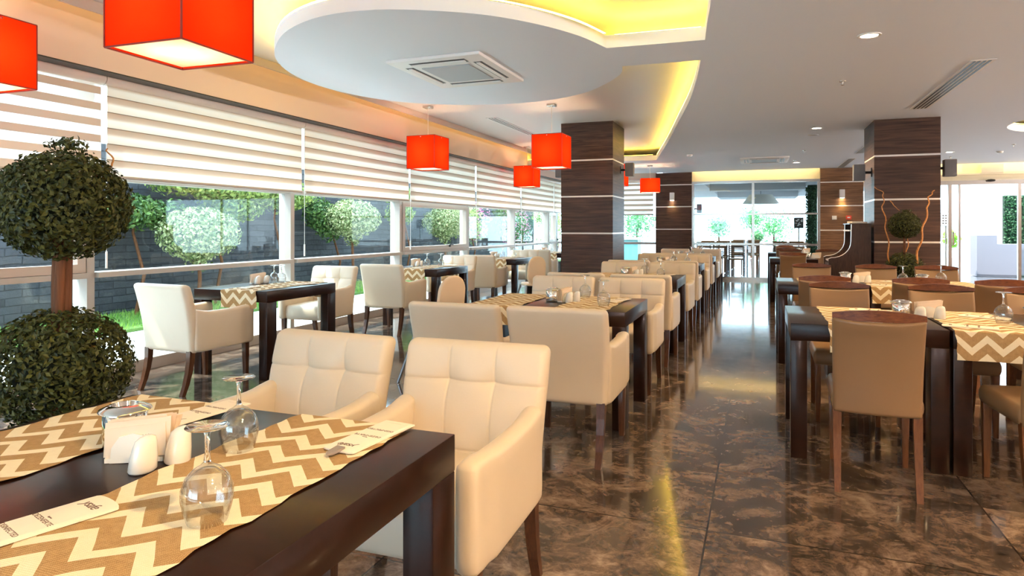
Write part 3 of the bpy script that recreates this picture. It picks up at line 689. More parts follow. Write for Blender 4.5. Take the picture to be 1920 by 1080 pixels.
def runner(xc, w, y0, y1, label, group, drop=(.15, .15)):
    key = (round(w, 2), round(y1 - y0, 2), drop); loc = (xc, (y0 + y1) / 2, .7525)
    if key in _run: return dup(_run[key], loc, 0, label, group)
    L = y1 - y0; prof = []       # (y, z, s)
    hl = L / 2
    def arc(sgn):
        r = .008; pts = []
        for q in range(5):
            a = q / 4 * pi / 2; pts.append((sgn * (hl + .003 + r * sin(a) - .002), r * cos(a) - r))
        return pts
    path = []
    if drop[0]:
        path += [(-hl - .012, -drop[0] + drop[0] * q / 6) for q in range(6)]; path += [(y, z) for y, z in reversed(arc(-1))]
    else: path.append((-hl, 0))
    path += [(-hl + L * q / 22, 0) for q in range(1, 22)]
    if drop[1]:
        path += arc(1); path += [(hl + .012, -drop[1] * q / 6) for q in range(1, 7)]
    else: path.append((hl, 0))
    s = 0; vs = []; uv = []; nx = 14
    for i, (y, z) in enumerate(path):
        if i: s += sqrt((y - path[i - 1][0]) ** 2 + (z - path[i - 1][1]) ** 2)
        for j in range(nx + 1):
            u = j / nx; edge = (.004 * sin(s * 31) + .003 * sin(s * 73 + 1)) * (1 if j in (0, nx) else .3)
            wz = .0015 * (1 + sin(s * 25 + u * 5)) if abs(y) < hl else 0
            wy = .004 * sin(u * 9 + 1) * (-z / .15) * (1 if y > 0 else -1) + (0 if abs(y) < hl else 0.003 * (1 if y > 0 else -1))
            vs.append(((u - .5) * w + edge, y + wy, z + wz)); uv.append((u * w, s))
    fs = [(i * (nx + 1) + j, i * (nx + 1) + j + 1, (i + 1) * (nx + 1) + j + 1, (i + 1) * (nx + 1) + j) for i in range(len(path) - 1) for j in range(nx)]
    mb = MB(); mb.add(vs, fs); o = mb.build('table_runner', M_run, None, ang=180, uv=uv); o.location = loc
    tag(o, label, 'table runner', group); _run[key] = o; return o

def glass_proto():
    t = thing('wine_glass', '', 'glass', group='upturned wine glasses')
    th = .0022
    outer = [(.0335, .0), (.0400, .020), (.0445, .042), (.0440, .060), (.0370, .080), (.0240, .094), (.0120, .101), (.0065, .106)]
    inner = [(.0030, .0955), (.0150, .0935), (.0330, .0795), (.0418, .060), (.0423, .042), (.0378, .020), (.0318, .0012)]
    MB().lathe(outer + [(0.0, .1065)][0:0] + [(.0001, .1062), (.0001, .0960)] + inner, 32, closed=True).build('bowl', M_bowl, t, ang=180)
    MB().lathe([(.0001, .1064), (.0066, .1064), (.0048, .118), (.0042, .135), (.0048, .155), (.0075, .162), (.0001, .162)], 20, closed=True).build('stem', M_glass, t, ang=60)
    MB().lathe([(.0001, .1622), (.0078, .1622), (.018, .1655), (.036, .1685), (.0375, .1695), (.036, .1712), (.0001, .1725)], 32, closed=True).build('foot', M_glass, t, ang=60)
    return t
GLS = Proto(glass_proto())
def canister_proto():
    t = thing('steel_canister', '', 'canister', group='steel canisters on the tables')
    MB().lathe([(.046, 0), (.048, .004), (.048, .082), (.045, .085)], 32).build('body', M_chrome, t, ang=50)
    MB().lathe([(.026, .088), (.030, .100), (.036, .099), (.056, .090), (.058, .086), (.054, .083), (.045, .084)], 36, closed=True).build('lid', M_chrome, t, ang=50)
    MB().lathe([(.0, .089), (.028, .089), (.028, .0895), (0, .0895)], 24).build('opening', M_black, t.children[-1])
    return t
CAN = Proto(canister_proto())
def napkin_proto():
    t = thing('napkin_holder', '', 'napkin holder', group='napkin holders on the tables')
    mb = MB().box(-.062, .062, -.024, .024, 0, .010)
    for s in (-1, 1):
        pr = [(-.05, .0), (.05, .0), (.046, .035), (.03, .058), (0, .066), (-.03, .058), (-.046, .035)]
        mb.add([(x, s * .026, z) for x, z in pr] + [(x, s * .021, z) for x, z in pr], [tuple(range(7)), tuple(range(13, 6, -1))] + [(i, (i + 1) % 7, 7 + (i + 1) % 7, 7 + i) for i in range(7)])
    mb.build('holder', M_porc, t, ang=40)
    nk = MB(); random.seed(4)
    for i in range(9):
        y = -.018 + i * .0045; tl = random.uniform(-.010, .010); sh = random.uniform(-.012, .012); w = .075 + random.uniform(-.006, .004)
        hgt = .098 + random.uniform(-.012, .008)
        p = [(-w + .01, .010), (w - .006, .012), (w + .004 + sh, hgt), (-w + .020 + sh, hgt - .012)]
        nk.add([(x, y + tl * z / .1, z) for x, z in p] + [(x, y + .0022 + tl * z / .1, z) for x, z in p], [(0, 1, 2, 3), (7, 6, 5, 4), (0, 4, 5, 1), (1, 5, 6, 2), (2, 6, 7, 3), (3, 7, 4, 0)])
    nk.build('napkins', M_napkin, t, smooth=False); bpy.data.objects[t.children[-1].name]['label'] = 'stack of folded beige paper napkins'
    return t
NAP = Proto(napkin_proto())
def shaker_proto(name):
    t = thing(name, '', 'shaker', group='white porcelain shakers')
    n = 24; vs = []; prof = [(.024, 0), (.026, .004), (.0245, .030), (.0215, .055), (.018, .068), (.010, .074), (.0001, .0755)]
    for r, z in prof:
        for k in range(n):
            a = 2 * pi * k / n; x, y = 1.27 * r * cos(a) * .85, 1.27 * r * sin(a); vs.append((x + .10 * z, y, 1.02 * z + (.22 * x if z > .04 else 0)))
    fs = [tuple(range(n - 1, -1, -1))] + [(i * n + k, i * n + (k + 1) % n, (i + 1) * n + (k + 1) % n, (i + 1) * n + k) for i in range(len(prof) - 1) for k in range(n)]
    MB().add(vs, fs).build('body', M_porc, t, merge=True, ang=60)
    h = MB()
    for k in range(3): h.lathe([(.0014, .0788), (.0001, .0792)], 6, c=(.0075 + .004 * (k - 1), .0035 * (k - 1)))
    h.build('pour_holes', M_black, t); return t
SAL = Proto(shaker_proto('salt_shaker')); PEP = Proto(shaker_proto('pepper_shaker'))
def text(body, size, loc, parent, shear=0, m=None, name='lettering', space=1.0):
    c = bpy.data.curves.new(name, 'FONT'); c.body = body; c.size = size; c.align_x = 'CENTER'; c.align_y = 'CENTER'; c.extrude = .0002; c.shear = shear; c.space_character = space
    c.materials.append(m or M_ink); tmp = bpy.data.objects.new('tmp', c); COL.objects.link(tmp); bpy.context.view_layer.update(); me = bpy.data.meshes.new_from_object(tmp.evaluated_get(bpy.context.evaluated_depsgraph_get())); bpy.data.objects.remove(tmp)
    me.materials.clear(); me.materials.append(m or M_ink); o = bpy.data.objects.new(name, me); COL.objects.link(o); o.parent = parent; o.location = loc; return o
def sleeve_proto():
    t = thing('cutlery_sleeve', '', 'cutlery sleeve', group='paper cutlery sleeves')
    # local: y up = open end, length .25, width .088
    pts = []; w = .047
    for i in range(9):
        a = pi * i / 8; pts.append((w * cos(a) * 1.0, .115 + .010 * sin(a)))
    poly = [(-w, -.125), (w, -.125)] + pts
    n = len(poly); vs = []
    for z, k in ((0, 1), (.0035, .985), (.006, .86)): vs += [(x * k, y * (k if k < .9 else 1), z) for x, y in poly]
    fs = [tuple(range(n - 1, -1, -1)), tuple(range(2 * n, 3 * n))] + [(r * n + i, r * n + (i + 1) % n, (r + 1) * n + (i + 1) % n, (r + 1) * n + i) for r in (0, 1) for i in range(n)]
    MB().add(vs, fs).build('paper', M_paper, t, ang=20)
    text('ysafe', .028, (0, .088, .0062), t, .35, space=.9); text('DEZENFEKTE', .0135, (0, .010, .0062), t); text('DISINFECTED', .0135, (0, -.040, .0062), t)
    text('hygiene', .005, (0, .022, .0062), t, .3); text('. . . . . . . . . . . .', .007, (0, -.100, .0062), t)
    return t
SLV = Proto(sleeve_proto())
TZ = .7565

# ------------------------------------------------------------------ middle row and foreground table
ordm = ['foreground', 'second', 'third', 'fourth', 'fifth', 'sixth']
MY = [.66, 4.11, 6.84, 9.57, 12.30, 14.85]
for k, y0 in enumerate(MY):
    y1 = y0 + .87; x0, x1 = (-1.87, -.735) if k == 0 else (-1.93, -.79); nm = ordm[k]
    tb = 'foreground table' if k == 0 else '%s table of the middle row' % nm
    table(x0, x1, y0, y1, 'dark espresso parsons table, the %s' % tb, 'dark tables of the middle row')
    dx = x0 + 1.87
    dr = (.15, .0) if k == 0 else (.12, .12)
    runner(-1.04 + (dx if k else 0), .36, y0, y1, 'chevron burlap runner on the right half of the %s' % tb, 'chevron table runners', dr)
    runner(-1.655 + (dx if k else 0), .37, y0, y1, 'chevron burlap runner on the left half of the %s' % tb, 'chevron table runners', dr)
    for j, xc in enumerate((-1.66, -1.00) if k == 0 else (-1.645, -1.04)):
        sd = ('left', 'right')[j]
        if k: ARM.put((xc - .02 * (j == 0), y0 - .345 + random.uniform(-.01, .01), 0), random.uniform(-.02, .02), 'cream leather armchair seen from behind, %s seat at the %s' % (sd, tb))
        if k < 5:
            ARM.put((xc, (1.945 if k == 0 else y1 + .37) + .012 * j, 0), pi + (-.05 if k == 0 and j == 0 else random.uniform(-.02, .02)), 'cream leather armchair facing the camera, %s seat at the %s' % (sd, tb))
def setting(k, y0, tb, xs=0.0, full=True):
    CAN.put((-1.43 + xs, y0 + .48, .751), .3 * k, 'chrome lidded canister on the %s' % tb)
CAN.put((-1.432, 1.15, TZ), 0, 'chrome lidded canister on the foreground table')
NAP.put((-1.335, 1.105, .751), R(28), 'holder with beige napkins on the foreground table')
SAL.put((-1.262, 1.055, .751), R(20), 'white slanted shaker nearest the camera on the foreground table')
PEP.put((-1.238, 1.125, TZ - .005), R(60), 'white slanted shaker beside the upturned glasses on the foreground table')
GLS.put((-.925, .905, TZ), 0, 'upturned wine glass nearest the camera on the foreground table')
GLS.put((-1.155, 1.225, TZ), 0, 'upturned wine glass farther back on the foreground table')
SLV.put((-1.195, .785, TZ), R(-17), 'paper cutlery sleeve at the near edge of the foreground table')
s2 = SLV.put((-.915, 1.415, TZ), R(174), 'paper cutlery sleeve at the far right corner of the foreground table')
s3 = SLV.put((-1.475, 1.43, TZ), R(174), 'paper cutlery sleeve behind the napkins on the foreground table')
for s, nm in ((s2, 'far right'), (s3, 'back')):
    kn = MB().add([(-.014, .110, .003), (.010, .110, .003), (.008, .150, .002), (-.004, .160, .002), (-.012, .150, .002), (-.014, .110, .010), (.010, .110, .010), (.008, .150, .007), (-.004, .160, .005), (-.012, .150, .007)],
                  [(0, 4, 3, 2, 1), (5, 6, 7, 8, 9)] + [(i, (i + 1) % 5, 5 + (i + 1) % 5, 5 + i) for i in range(5)])
    kn.build('napkin_tip', mat('grey_napkin', (.30, .25, .23), .8), s)
# items on the rest of the middle row
for k in range(1, 6):
    y0 = MY[k]; tb = '%s table of the middle row' % ordm[k]
    CAN.put((-1.40, y0 + .42, .751), .4, 'chrome lidded canister on the %s' % tb)
    NAP.put((-1.325, y0 + .46, .751), R(75), 'holder with beige napkins on the %s' % tb)
    SAL.put((-1.275, y0 + .41, .751), .2, 'left of the two white shakers on the %s' % tb)
    PEP.put((-1.235, y0 + .46, .751), .6, 'right of the two white shakers on the %s' % tb)
    GLS.put((-1.235, y0 + .72, TZ), 0, 'left upturned wine glass on the %s' % tb)
    GLS.put((-.985, y0 + .24, TZ), 0, 'right upturned wine glass on the %s' % tb)
    SLV.put((-.965, y0 + .62, TZ), R(165), 'paper cutlery sleeve on the %s' % tb)

# ------------------------------------------------------------------ window row
WY = [4.41, 7.50, 10.40, 13.35]
for k, y0 in enumerate(WY):
    y1 = y0 + .95; tb = '%s window-side table' % ORD[k]
    table(-4.66, -3.86, y0, y1, 'dark espresso parsons table, the %s' % tb, 'dark tables along the windows')
    runner(-4.15 if k == 0 else -4.22, .38, y0, y1, 'chevron burlap runner over the %s' % tb, 'chevron table runners')
    ya = y0 - .28 if k == 0 else y0 - .36
    ARM.put((-4.32 if k == 0 else -4.26, ya, 0), R(-4) if k == 0 else R(2), 'cream leather armchair seen from behind at the %s' % tb)
    if k < 3: ARM.put((-4.53 + .1 * k, y0 + 1.72 - .12 * k - (.15 if k == 0 else 0), 0), pi + R(3), 'cream leather armchair facing the camera at the %s' % tb)
    CAN.put((-4.60, y0 + .75, .751), 0, 'chrome lidded canister on the %s' % tb) if k else None
    NAP.put((-4.52, y0 + .62, .751), R(70), 'holder with beige napkins on the %s' % tb)
    SAL.put((-4.46, y0 + .56, .751), .2, 'left of the two white shakers on the %s' % tb)
    PEP.put((-4.45, y0 + .66, .751), .6, 'right of the two white shakers on the %s' % tb)
    GLS.put((-4.36, y0 + .67, TZ), 0, 'left upturned wine glass on the %s' % tb)
    GLS.put((-4.16 if k else -4.30, y0 + .70, TZ), 0, 'right upturned wine glass on the %s' % tb)
    SLV.put((-4.0, y0 + .66, TZ), R(150), 'paper cutlery sleeve on the right of the %s' % tb)
    SLV.put((-4.22, y0 + .2, TZ), R(12), 'paper cutlery sleeve at the near edge of the %s' % tb)

# high chairs
def highchair():
    t = thing('high_chair', '', 'high chair', group='rounded high chairs')
    M_hc = mat('cream_moulded_shell', (.90, .66, .44), .35)
    def bd(x, y, z): return (x * (1 - .25 * max(0, z - .15)), y - .13 - .16 * z + .35 * x * x, z + .50)
    MB().pad(.27, .40, .035, .016, 14, 12, lambda u, v: .0, bd, .125).build('backrest', M_hc, t, merge=True, ang=180)
    MB().pad(.27, .30, .04, .018, 8, 8, None, lambda x, y, z: (x, z - .14, .51 + y), .08).build('seat', M_hc, t, merge=True, ang=180)
    for sx in (-1, 1):
        for sy in (-1, 1): MB().tube([(sx * .13, sy * .11, .50), (sx * .24, sy * .26, 0)], .013, 10).build('leg', mat('grey_tube', (.35, .37, .40), .3, metal=.8) if 'grey_tube' not in bpy.data.materials else bpy.data.materials['grey_tube'], t)
    return t
HC = Proto(highchair())
HC.put((-2.47, 4.85, 0), R(62), 'cream high chair with slanted grey legs behind the second middle-row table')
HC.put((-2.95, 8.6, 0), R(40), 'cream high chair beside the third window-side table')
HC.put((-2.75, 14.4, 0), R(-60), 'white high chair in front of the far left window')

# ------------------------------------------------------------------ right hand rows
RY = [3.98, 6.70, 12.2, 14.9]
ordr = ['nearest', 'second', 'third', 'fourth']
for k, y0 in enumerate(RY):
    y1 = y0 + .90; rt = '%s right-hand row' % ordr[k]
    table(.16, .92, y0, y1, 'small dark table at the aisle end of the %s' % rt, 'dark tables of the right-hand rows')
    runner(.545, .38, y0, y1, 'chevron runner on the small aisle table of the %s' % rt, 'chevron table runners')
    WCH.put((.54 if k == 0 else .50, y0 - .165 if k == 0 else y0 - .40, 0), R(-3) if k == 0 else 0, 'tan leather chair seen from behind at the aisle end of the %s' % rt)
    WCH.put((.535, y1 + .13, 0), pi, 'tan leather chair facing the camera at the aisle end of the %s' % rt)
    NAP.put((.93, y0 + .55, .751), R(15), 'holder with beige napkins between the tables of the %s' % rt)
    CAN.put((.79, y0 + .52, .751), 0, 'chrome lidded canister on the aisle table of the %s' % rt)
    SAL.put((.865, y0 + .40, .751), 1, 'left white shaker beside the napkins of the %s' % rt)
    SLV.put((.50, y0 + .14, TZ), R(60), 'paper cutlery sleeve at the near edge of the aisle table, %s' % rt)
    SLV.put((.66, y0 + .72, TZ), R(75), 'paper cutlery sleeve at the far edge of the aisle table, %s' % rt)
    if k in (0, 1, 2):
        if k < 2:
            table(.935, 2.075, y0, y1, 'large dark table at the right of the %s' % rt, 'dark tables of the right-hand rows')
            runner(1.135, .38, y0, y1, 'chevron runner on the left half of the large table, %s' % rt, 'chevron table runners')
            runner(1.70, .38, y0, y1, 'chevron runner on the right half of the large table, %s' % rt, 'chevron table runners')
            PEP.put((.975, y0 + .46, .751), .6, 'right white shaker beside the napkins of the %s' % rt)
            GLS.put((1.255, y0 + .36, TZ), 0, 'upturned wine glass on the left runner of the large table, %s' % rt)
            GLS.put((1.62, y0 + .62, TZ), 0, 'upturned wine glass on the right runner of the large table, %s' % rt)
            CAN.put((1.42, y0 + .42, .751), 0, 'chrome lidded canister in the middle of the large table, %s' % rt)
            SLV.put((1.23, y0 + .60, TZ), R(60), 'paper cutlery sleeve at the far side of the large table, %s' % rt)
            SLV.put((1.04, y0 + .13, TZ), R(75), 'paper cutlery sleeve at the near edge of the large table, %s' % rt)
        for j, xc in enumerate((1.19, 1.75)):
            sd = ('left', 'right')[j]
            if k < 2 or j == 0:
                if k < 2: WCH.put((xc + (.09 if k == 0 and j == 0 else 0), y0 - (.16 if k == 0 else .40), 0), R(4) if k == 0 else 0, 'tan leather chair seen from behind, %s seat of the large table, %s' % (sd, rt))
                WCH.put((xc - .02, y1 + .13, 0), pi, 'tan leather chair facing the camera, %s seat of the large table, %s' % (sd, rt))

# curved-sided service cabinet against the right column
t = thing('service_cabinet', 'dark walnut service cabinet with swooping curved sides beside the right column', 'cabinet', (0, 0, 0))
prof = [(1.375, 0), (1.375, 1.335), (1.145, 1.335), (1.14, 1.10)]
for q in range(9):
    a = q / 8 * pi / 2; prof.append((1.14 - .24 * (1 - cos(a)), 1.10 - .22 * sin(a)))
prof += [(.865, .865), (.865, 0)]
for y, in ((9.79,), (10.50,)):
    vs = [(x, y, z) for x, z in prof] + [(x, y + .035, z) for x, z in prof]; n = len(prof)
    MB().add(vs, [tuple(range(n)), tuple(range(2 * n - 1, n - 1, -1))] + [(i, n + i, n + (i + 1) % n, (i + 1) % n) for i in range(n)]).build('side_panel', M_cab, t, smooth=False)
    ep = MB(); pp = prof[2:-1]
    for i in range(len(pp) - 1):
        (xa, za), (xb, zb) = pp[i], pp[i + 1]; dx, dz = xb - xa, zb - za; L = sqrt(dx * dx + dz * dz) or 1; nx_, nz_ = -abs(dz) / L * .006, abs(dx) / L * .006
        ep.add([(xa, y - .001, za), (xb, y - .001, zb), (xb + nx_, y - .001, zb + nz_), (xa + nx_, y - .001, za + nz_), (xa, y + .036, za), (xb, y + .036, zb), (xb + nx_, y + .036, zb + nz_), (xa + nx_, y + .036, za + nz_)],
               [(0, 1, 2, 3), (4, 7, 6, 5), (0, 4, 5, 1), (3, 2, 6, 7), (0, 3, 7, 4), (1, 5, 6, 2)])
    e = ep.build('edge_strip', M_bright, t, smooth=False); e['label'] = 'bright edge strip'
B(1.345, 1.375, 9.825, 10.5, 0, 1.32).build('back_panel', M_cab, t, smooth=False)
B(.89, 1.345, 9.825, 10.5, .82, .84).build('countertop', M_white, t, smooth=False); B(1.12, 1.345, 9.825, 10.5, 1.24, 1.26).build('shelf', M_white, t, smooth=False)
B(.88, .90, 9.825, 10.5, .1, .80).build('door', M_cab, t, smooth=False); B(1.12, 1.375, 9.79, 10.535, 1.335, 1.345).build('top', M_cab, t, smooth=False)
for i in range(4):
    tag(MB().box(1.16, 1.34, 9.86 + i * .15, 9.98 + i * .15, 1.346, 1.366 + .004 * i).build('folded_napkins', M_paper, bevel=.004), 'folded cream napkin stack on the service cabinet top, number %d from the near end' % (i + 1) if 0 else ['folded napkin stack nearest the camera on the cabinet top', 'second folded napkin stack on the cabinet top', 'third folded napkin stack on the cabinet top', 'farthest folded napkin stack on the cabinet top'][i], 'napkins', 'napkin stacks on the cabinet')
tray = tag(MB().box(.93, 1.10, 9.88, 10.2, .8405, .865).build('steel_tray', M_steel, bevel=.004), 'steel tray on the counter of the service cabinet', 'tray')

# ------------------------------------------------------------------ topiaries
def topiary(loc, r1, z1, r2, z2, nl, ls, label, seed, potz=.36, trunk_r=.028, dx=0):
    random.seed(seed); t = thing('potted_topiary', label, 'topiary', loc)
    MB().lathe([(.13, 0), (.16, .02), (.185, potz), (.17, potz), (.165, potz - .03)], 28).build('pot', M_pot, t, ang=40)
    MB().lathe([(0, potz - .03), (.168, potz - .03)], 20).build('soil', M_soil, t)
    tr = MB()
    for q in range(4):
        a = q * pi / 2; o = trunk_r * .55
        tr.tube([(o * cos(a), o * sin(a), potz - .05), (dx * .5 + o * cos(a + .6), o * sin(a + .6), (z1 + z2) / 2), (dx + o * .8 * cos(a + 1.2), o * .8 * sin(a + 1.2), z1)], trunk_r * .62, 8)
    tr.build('trunk', M_trunk, t, ang=180)
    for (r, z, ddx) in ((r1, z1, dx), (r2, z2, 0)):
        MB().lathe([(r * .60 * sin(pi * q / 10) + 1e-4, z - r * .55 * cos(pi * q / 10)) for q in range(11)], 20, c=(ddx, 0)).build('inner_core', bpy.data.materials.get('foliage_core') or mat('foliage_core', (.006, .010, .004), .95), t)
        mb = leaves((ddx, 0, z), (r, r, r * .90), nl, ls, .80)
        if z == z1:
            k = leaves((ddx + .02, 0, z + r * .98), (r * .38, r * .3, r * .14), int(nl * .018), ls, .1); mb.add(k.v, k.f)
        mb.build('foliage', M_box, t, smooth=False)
    return t
def twig(t, pts, r, seed, amp=.012, m=None):
    random.seed(seed); P = []; n = len(pts)
    for i in range(n - 1):
        for q in range(7):
            k = q / 7; p = Vector(pts[i]).lerp(Vector(pts[i + 1]), k); s = (i * 7 + q)
            P.append(p + Vector((sin(s * 1.05 + seed), cos(s * .9 + seed * 2), 0)) * amp)
    P.append(Vector(pts[-1])); L = len(P)
    MB().tube(P, [r * (1 - .6 * i / L) for i in range(L)], 8).build('twisted_branch', m or M_twig, t, ang=180)
ta = topiary((-2.31, 1.60, 0), .215, 1.36, .235, .79, 8500, .0105, 'large potted topiary with two leafy balls beside the foreground table', 1, dx=.02)
twig(ta, [(.02, .03, 1.36), (.06, .10, 1.44), (.085, .14, 1.51), (.06, .135, 1.575)], .006, 2, .006)
twig(ta, [(-.125, -.175, .90), (-.115, -.17, .97), (-.135, -.17, 1.07), (-.145, -.175, 1.17), (-.165, -.18, 1.24)], .014, 5, .007)
tb_ = topiary((1.67, 9.30, 0), .185, 1.315, .215, .79, 3600, .013, 'potted topiary with two leafy balls in front of the right column', 3, trunk_r=.013)
twig(tb_, [(-.17, -.05, .85), (-.20, -.04, 1.25), (-.235, 0, 1.55), (-.225, 0, 1.72), (-.33, 0, 1.80)], .009, 3)
twig(tb_, [(.10, -.12, .85), (.16, -.12, 1.2), (.23, -.08, 1.5), (.25, -.05, 1.66), (.31, -.05, 1.74)], .013, 8)
twig(tb_, [(.03, .05, .95), (.05, .04, 1.2)], .008, 4)
twig(tb_, [(-.16, -.03, 1.62), (-.10, -.03, 1.54), (-.06, -.03, 1.50)], .005, 6, .004)

# ------------------------------------------------------------------ pendant lamps
def pendant():
    t = thing('pendant_lamp', '', 'pendant lamp', group='red square pendant lamps')
    s = .21; h = .42; th = .003      # origin at the bottom centre
    mb = MB()
    for a, b in (((-s, -s), (s, -s)), ((s, -s), (s, s)), ((s, s), (-s, s)), ((-s, s), (-s, -s))):
        mb.add([(a[0], a[1], 0), (b[0], b[1], 0), (b[0], b[1], h), (a[0], a[1], h)], [(0, 1, 2, 3)])
    mb.build('lamp_shade', M_shade, t, smooth=False)
    e = MB(); w = .0035
    for x in (-s, s):
        for y in (-s, s): e.box(x - w, x + w, y - w, y + w, 0, h)
    for z in (0, h):
        for x in (-s, s): e.box(x - w, x + w, -s, s, z - w, z + w)
        for y in (-s, s): e.box(-s, s, y - w, y + w, z - w, z + w)
    e.build('frame', M_shadeedge, t, smooth=False)
    MB().add([(-s + .004, -s + .004, .012), (s - .004, -s + .004, .012), (s - .004, s - .004, .012), (-s + .004, s - .004, .012)], [(0, 1, 2, 3)]).build('diffuser', M_diff, t, smooth=False)
    MB().lathe([(0, .17), (.03, .18), (.04, .205), (.03, .235), (.012, .25), (.012, .28)], 16).build('bulb', M_bulb, t)
    MB().box(-s, s, -.006, .006, h - .02, h - .01).box(-.006, .006, -s, s, h - .02, h - .01).tube([(0, 0, .28), (0, 0, h - .01)], .014, 8).build('socket', M_white, t)
    MB().tube([(0, 0, h - .01), (0, 0, .84)], .0045, 6).build('cord', mat('cream_cord', (.8, .75, .65), .5), t)
    MB().box(-.055, .055, -.055, .055, .80, .833).build('canopy', M_steel, t, bevel=.004)
    return t
PEN = Proto(pendant())
ZP = 2.127
for (x, y, z, rz, lab) in ((-2.72, 2.50, 2.150, 2, 'large red square pendant lamp nearest the camera'), (-4.48, 2.60, 2.155, 2, 'red square pendant lamp cut off by the left picture edge'), (-4.27, 8.03, 2.09, -1, 'red square pendant lamp above the second window-side table'),
                    (-2.64, 8.50, 2.095, -1, 'red square pendant lamp hanging in front of the dark column'), (-4.49, 12.75, 2.13, -1, 'red square pendant lamp partly behind the one at the dark column'), (-2.70, 13.0, 2.127, -1, 'red pendant lamp almost hidden behind the dark column')):
    PEN.put((x, y, z), R(rz), lab).scale = (1, 1, (ZU + .003 - z) / .833)
    light('pendant_bulb', 'POINT', (x, y, z + .21), 21, (1, .70, .38), shadow_soft_size=.05)
bpy.data.objects['pendant_lamp'].scale = (1.12, 1.12, .976)
p5 = dup(PEN.o, (-2.33, 15.0, 2.09), R(12), 'red square pendant lamp in front of the far wall panel')
p5.scale = (1.0, 1.0, .739); light('pendant_bulb', 'POINT', (-2.33, 15.0, 2.24), 22, (1, .70, .38), shadow_soft_size=.05)

# ------------------------------------------------------------------ ceiling fixtures
def ac(loc, sx, sy, lab):
    t = thing('ceiling_air_conditioner', lab, 'air conditioner', loc)
    a, b = sx / 2, sy / 2
    MB().box(-a, a, -b, b, -.028, 0).build('panel', M_white, t, bevel=.006)
    MB().box(-a * .52, a * .52, -b * .52, b * .52, -.036, -.026).build('grille', mat('ac_grille', (.42, .47, .52), .5) if 'ac_grille' not in bpy.data.materials else bpy.data.materials['ac_grille'], t, smooth=False)
    for (x0, x1, y0, y1) in ((-a * .6, a * .6, b * .66, b * .84), (-a * .6, a * .6, -b * .84, -b * .66), (a * .66, a * .84, -b * .6, b * .6), (-a * .84, -a * .66, -b * .6, b * .6)):
        o = MB().box(x0, x1, y0, y1, -.0295, -.020).build('air_slot', M_black, t, smooth=False)
        xm, ym = (x1 - x0) * (.30 if x1 - x0 < .2 else .02), (y1 - y0) * (.30 if y1 - y0 < .2 else .02); MB().box(x0 + xm, x1 - xm, y0 + ym, y1 - ym, -.040, -.031).build('louver', M_white, o, smooth=False)
    return t
ac((-2.53, 5.34, ZM), .86, 1.06, 'white square cassette air conditioner in the round ceiling disc')
ac((.08, 14.5, ZM), .92, 1.12, 'white square cassette air conditioner in the ceiling near the central glass front')
def slot(x, y0, y1, w, z, lab, n=4):
    t = thing('slot_diffuser', lab, 'air vent', (x, (y0 + y1) / 2, z)); L = (y1 - y0) / 2
    MB().box(-w / 2, w / 2, -L, L, -.006, 0).build('frame', M_white, t, smooth=False)
    mb = MB()
    for i in range(n):
        c = -w / 2 + w * (i + 1) / (n + 1); mb.box(c - w / (n + 1) * .25, c + w / (n + 1) * .25, -L + .03, L - .03, -.0075, -.005)
    mb.build('slots', M_black, t, smooth=False)
slot(1.76, 6.56, 8.98, .19, ZM, 'long white slot diffuser in the ceiling above the right-hand tables')
slot(1.75, 14.9, 17.02, .15, ZM, 'slot diffuser in the ceiling near the right oak wall panel')
slot(1.75, 12.0, 13.9, .15, ZM, 'slot diffuser mostly hidden behind the right column')
slot(-3.82, 9.2, 11.1, .17, ZU, 'white slot diffuser in the upper ceiling left of the dark column', 3)
def downlight(x, y, lab, on=True, e=130, r=.08):
    t = thing('downlight', lab, 'downlight', (x, y, ZM), 0, 'round recessed downlights')
    MB().lathe([(r * .72, -.002), (r * .78, -.008), (r, -.006), (r * 1.02, 0)], 28).build('ring', M_white, t, ang=60)
    MB().lathe([(0, -.003), (r * .72, -.003)], 24).build('lens', M_spot if on else M_white, t)
    if on: light('downlight_beam', 'SPOT', (x, y, ZM - .02), e, WARM, spot_size=R(150), spot_blend=.6, shadow_soft_size=.06)
downlight(.752, 5.443, 'bright downlight nearest the camera over the aisle')
downlight(.75, 10.21, 'bright downlight over the aisle beside the right column')
downlight(.73, 15.4, 'bright downlight in front of the central glass front', e=60)
downlight(.755, 10.95, 'unlit round ceiling fitting behind the bright aisle downlight', False, r=.075)
random.seed(1)
for i, (x, y) in enumerate(((.75, .6), (3.3, .6), (3.3, 3.0), (3.3, 5.4), (3.3, 8.3), (5.8, 1.0), (5.8, 5.4), (5.8, 8.8), (.75, -2.5), (3.3, -2.5), (3.3, 14.3))):
    downlight(x, y, 'warm downlight outside the picture, row %s place %s' % (ORD[i // 3], ORD[i % 3]) if 1 else '', e=240)
def sprinkler(x, y, lab):
    t = thing('sprinkler', lab, 'sprinkler', (x, y, ZM), 0, 'ceiling sprinklers')
    MB().lathe([(.03, 0), (.028, -.006), (.008, -.008), (.006, -.03), (.0001, -.032)], 14).build('body', M_steel, t); MB().lathe([(.0, -.040), (.016, -.040), (.016, -.037), (0, -.037)], 12).build('deflector', M_steel, t); MB().box(-.008, .008, -.002, .002, -.038, -.03).build('frame', M_steel, t)
for x, y, l in ((.746, 7.05, 'sprinkler between the two bright aisle downlights'), (.755, 13.07, 'sprinkler beyond the second aisle downlight'), (.68, 14.9, 'sprinkler just before the farthest downlight'), (4.02, 13.4, 'sprinkler in the ceiling before the entrance'), (3.55, 15.3, 'sprinkler at the left before the entrance')): sprinkler(x, y, l)
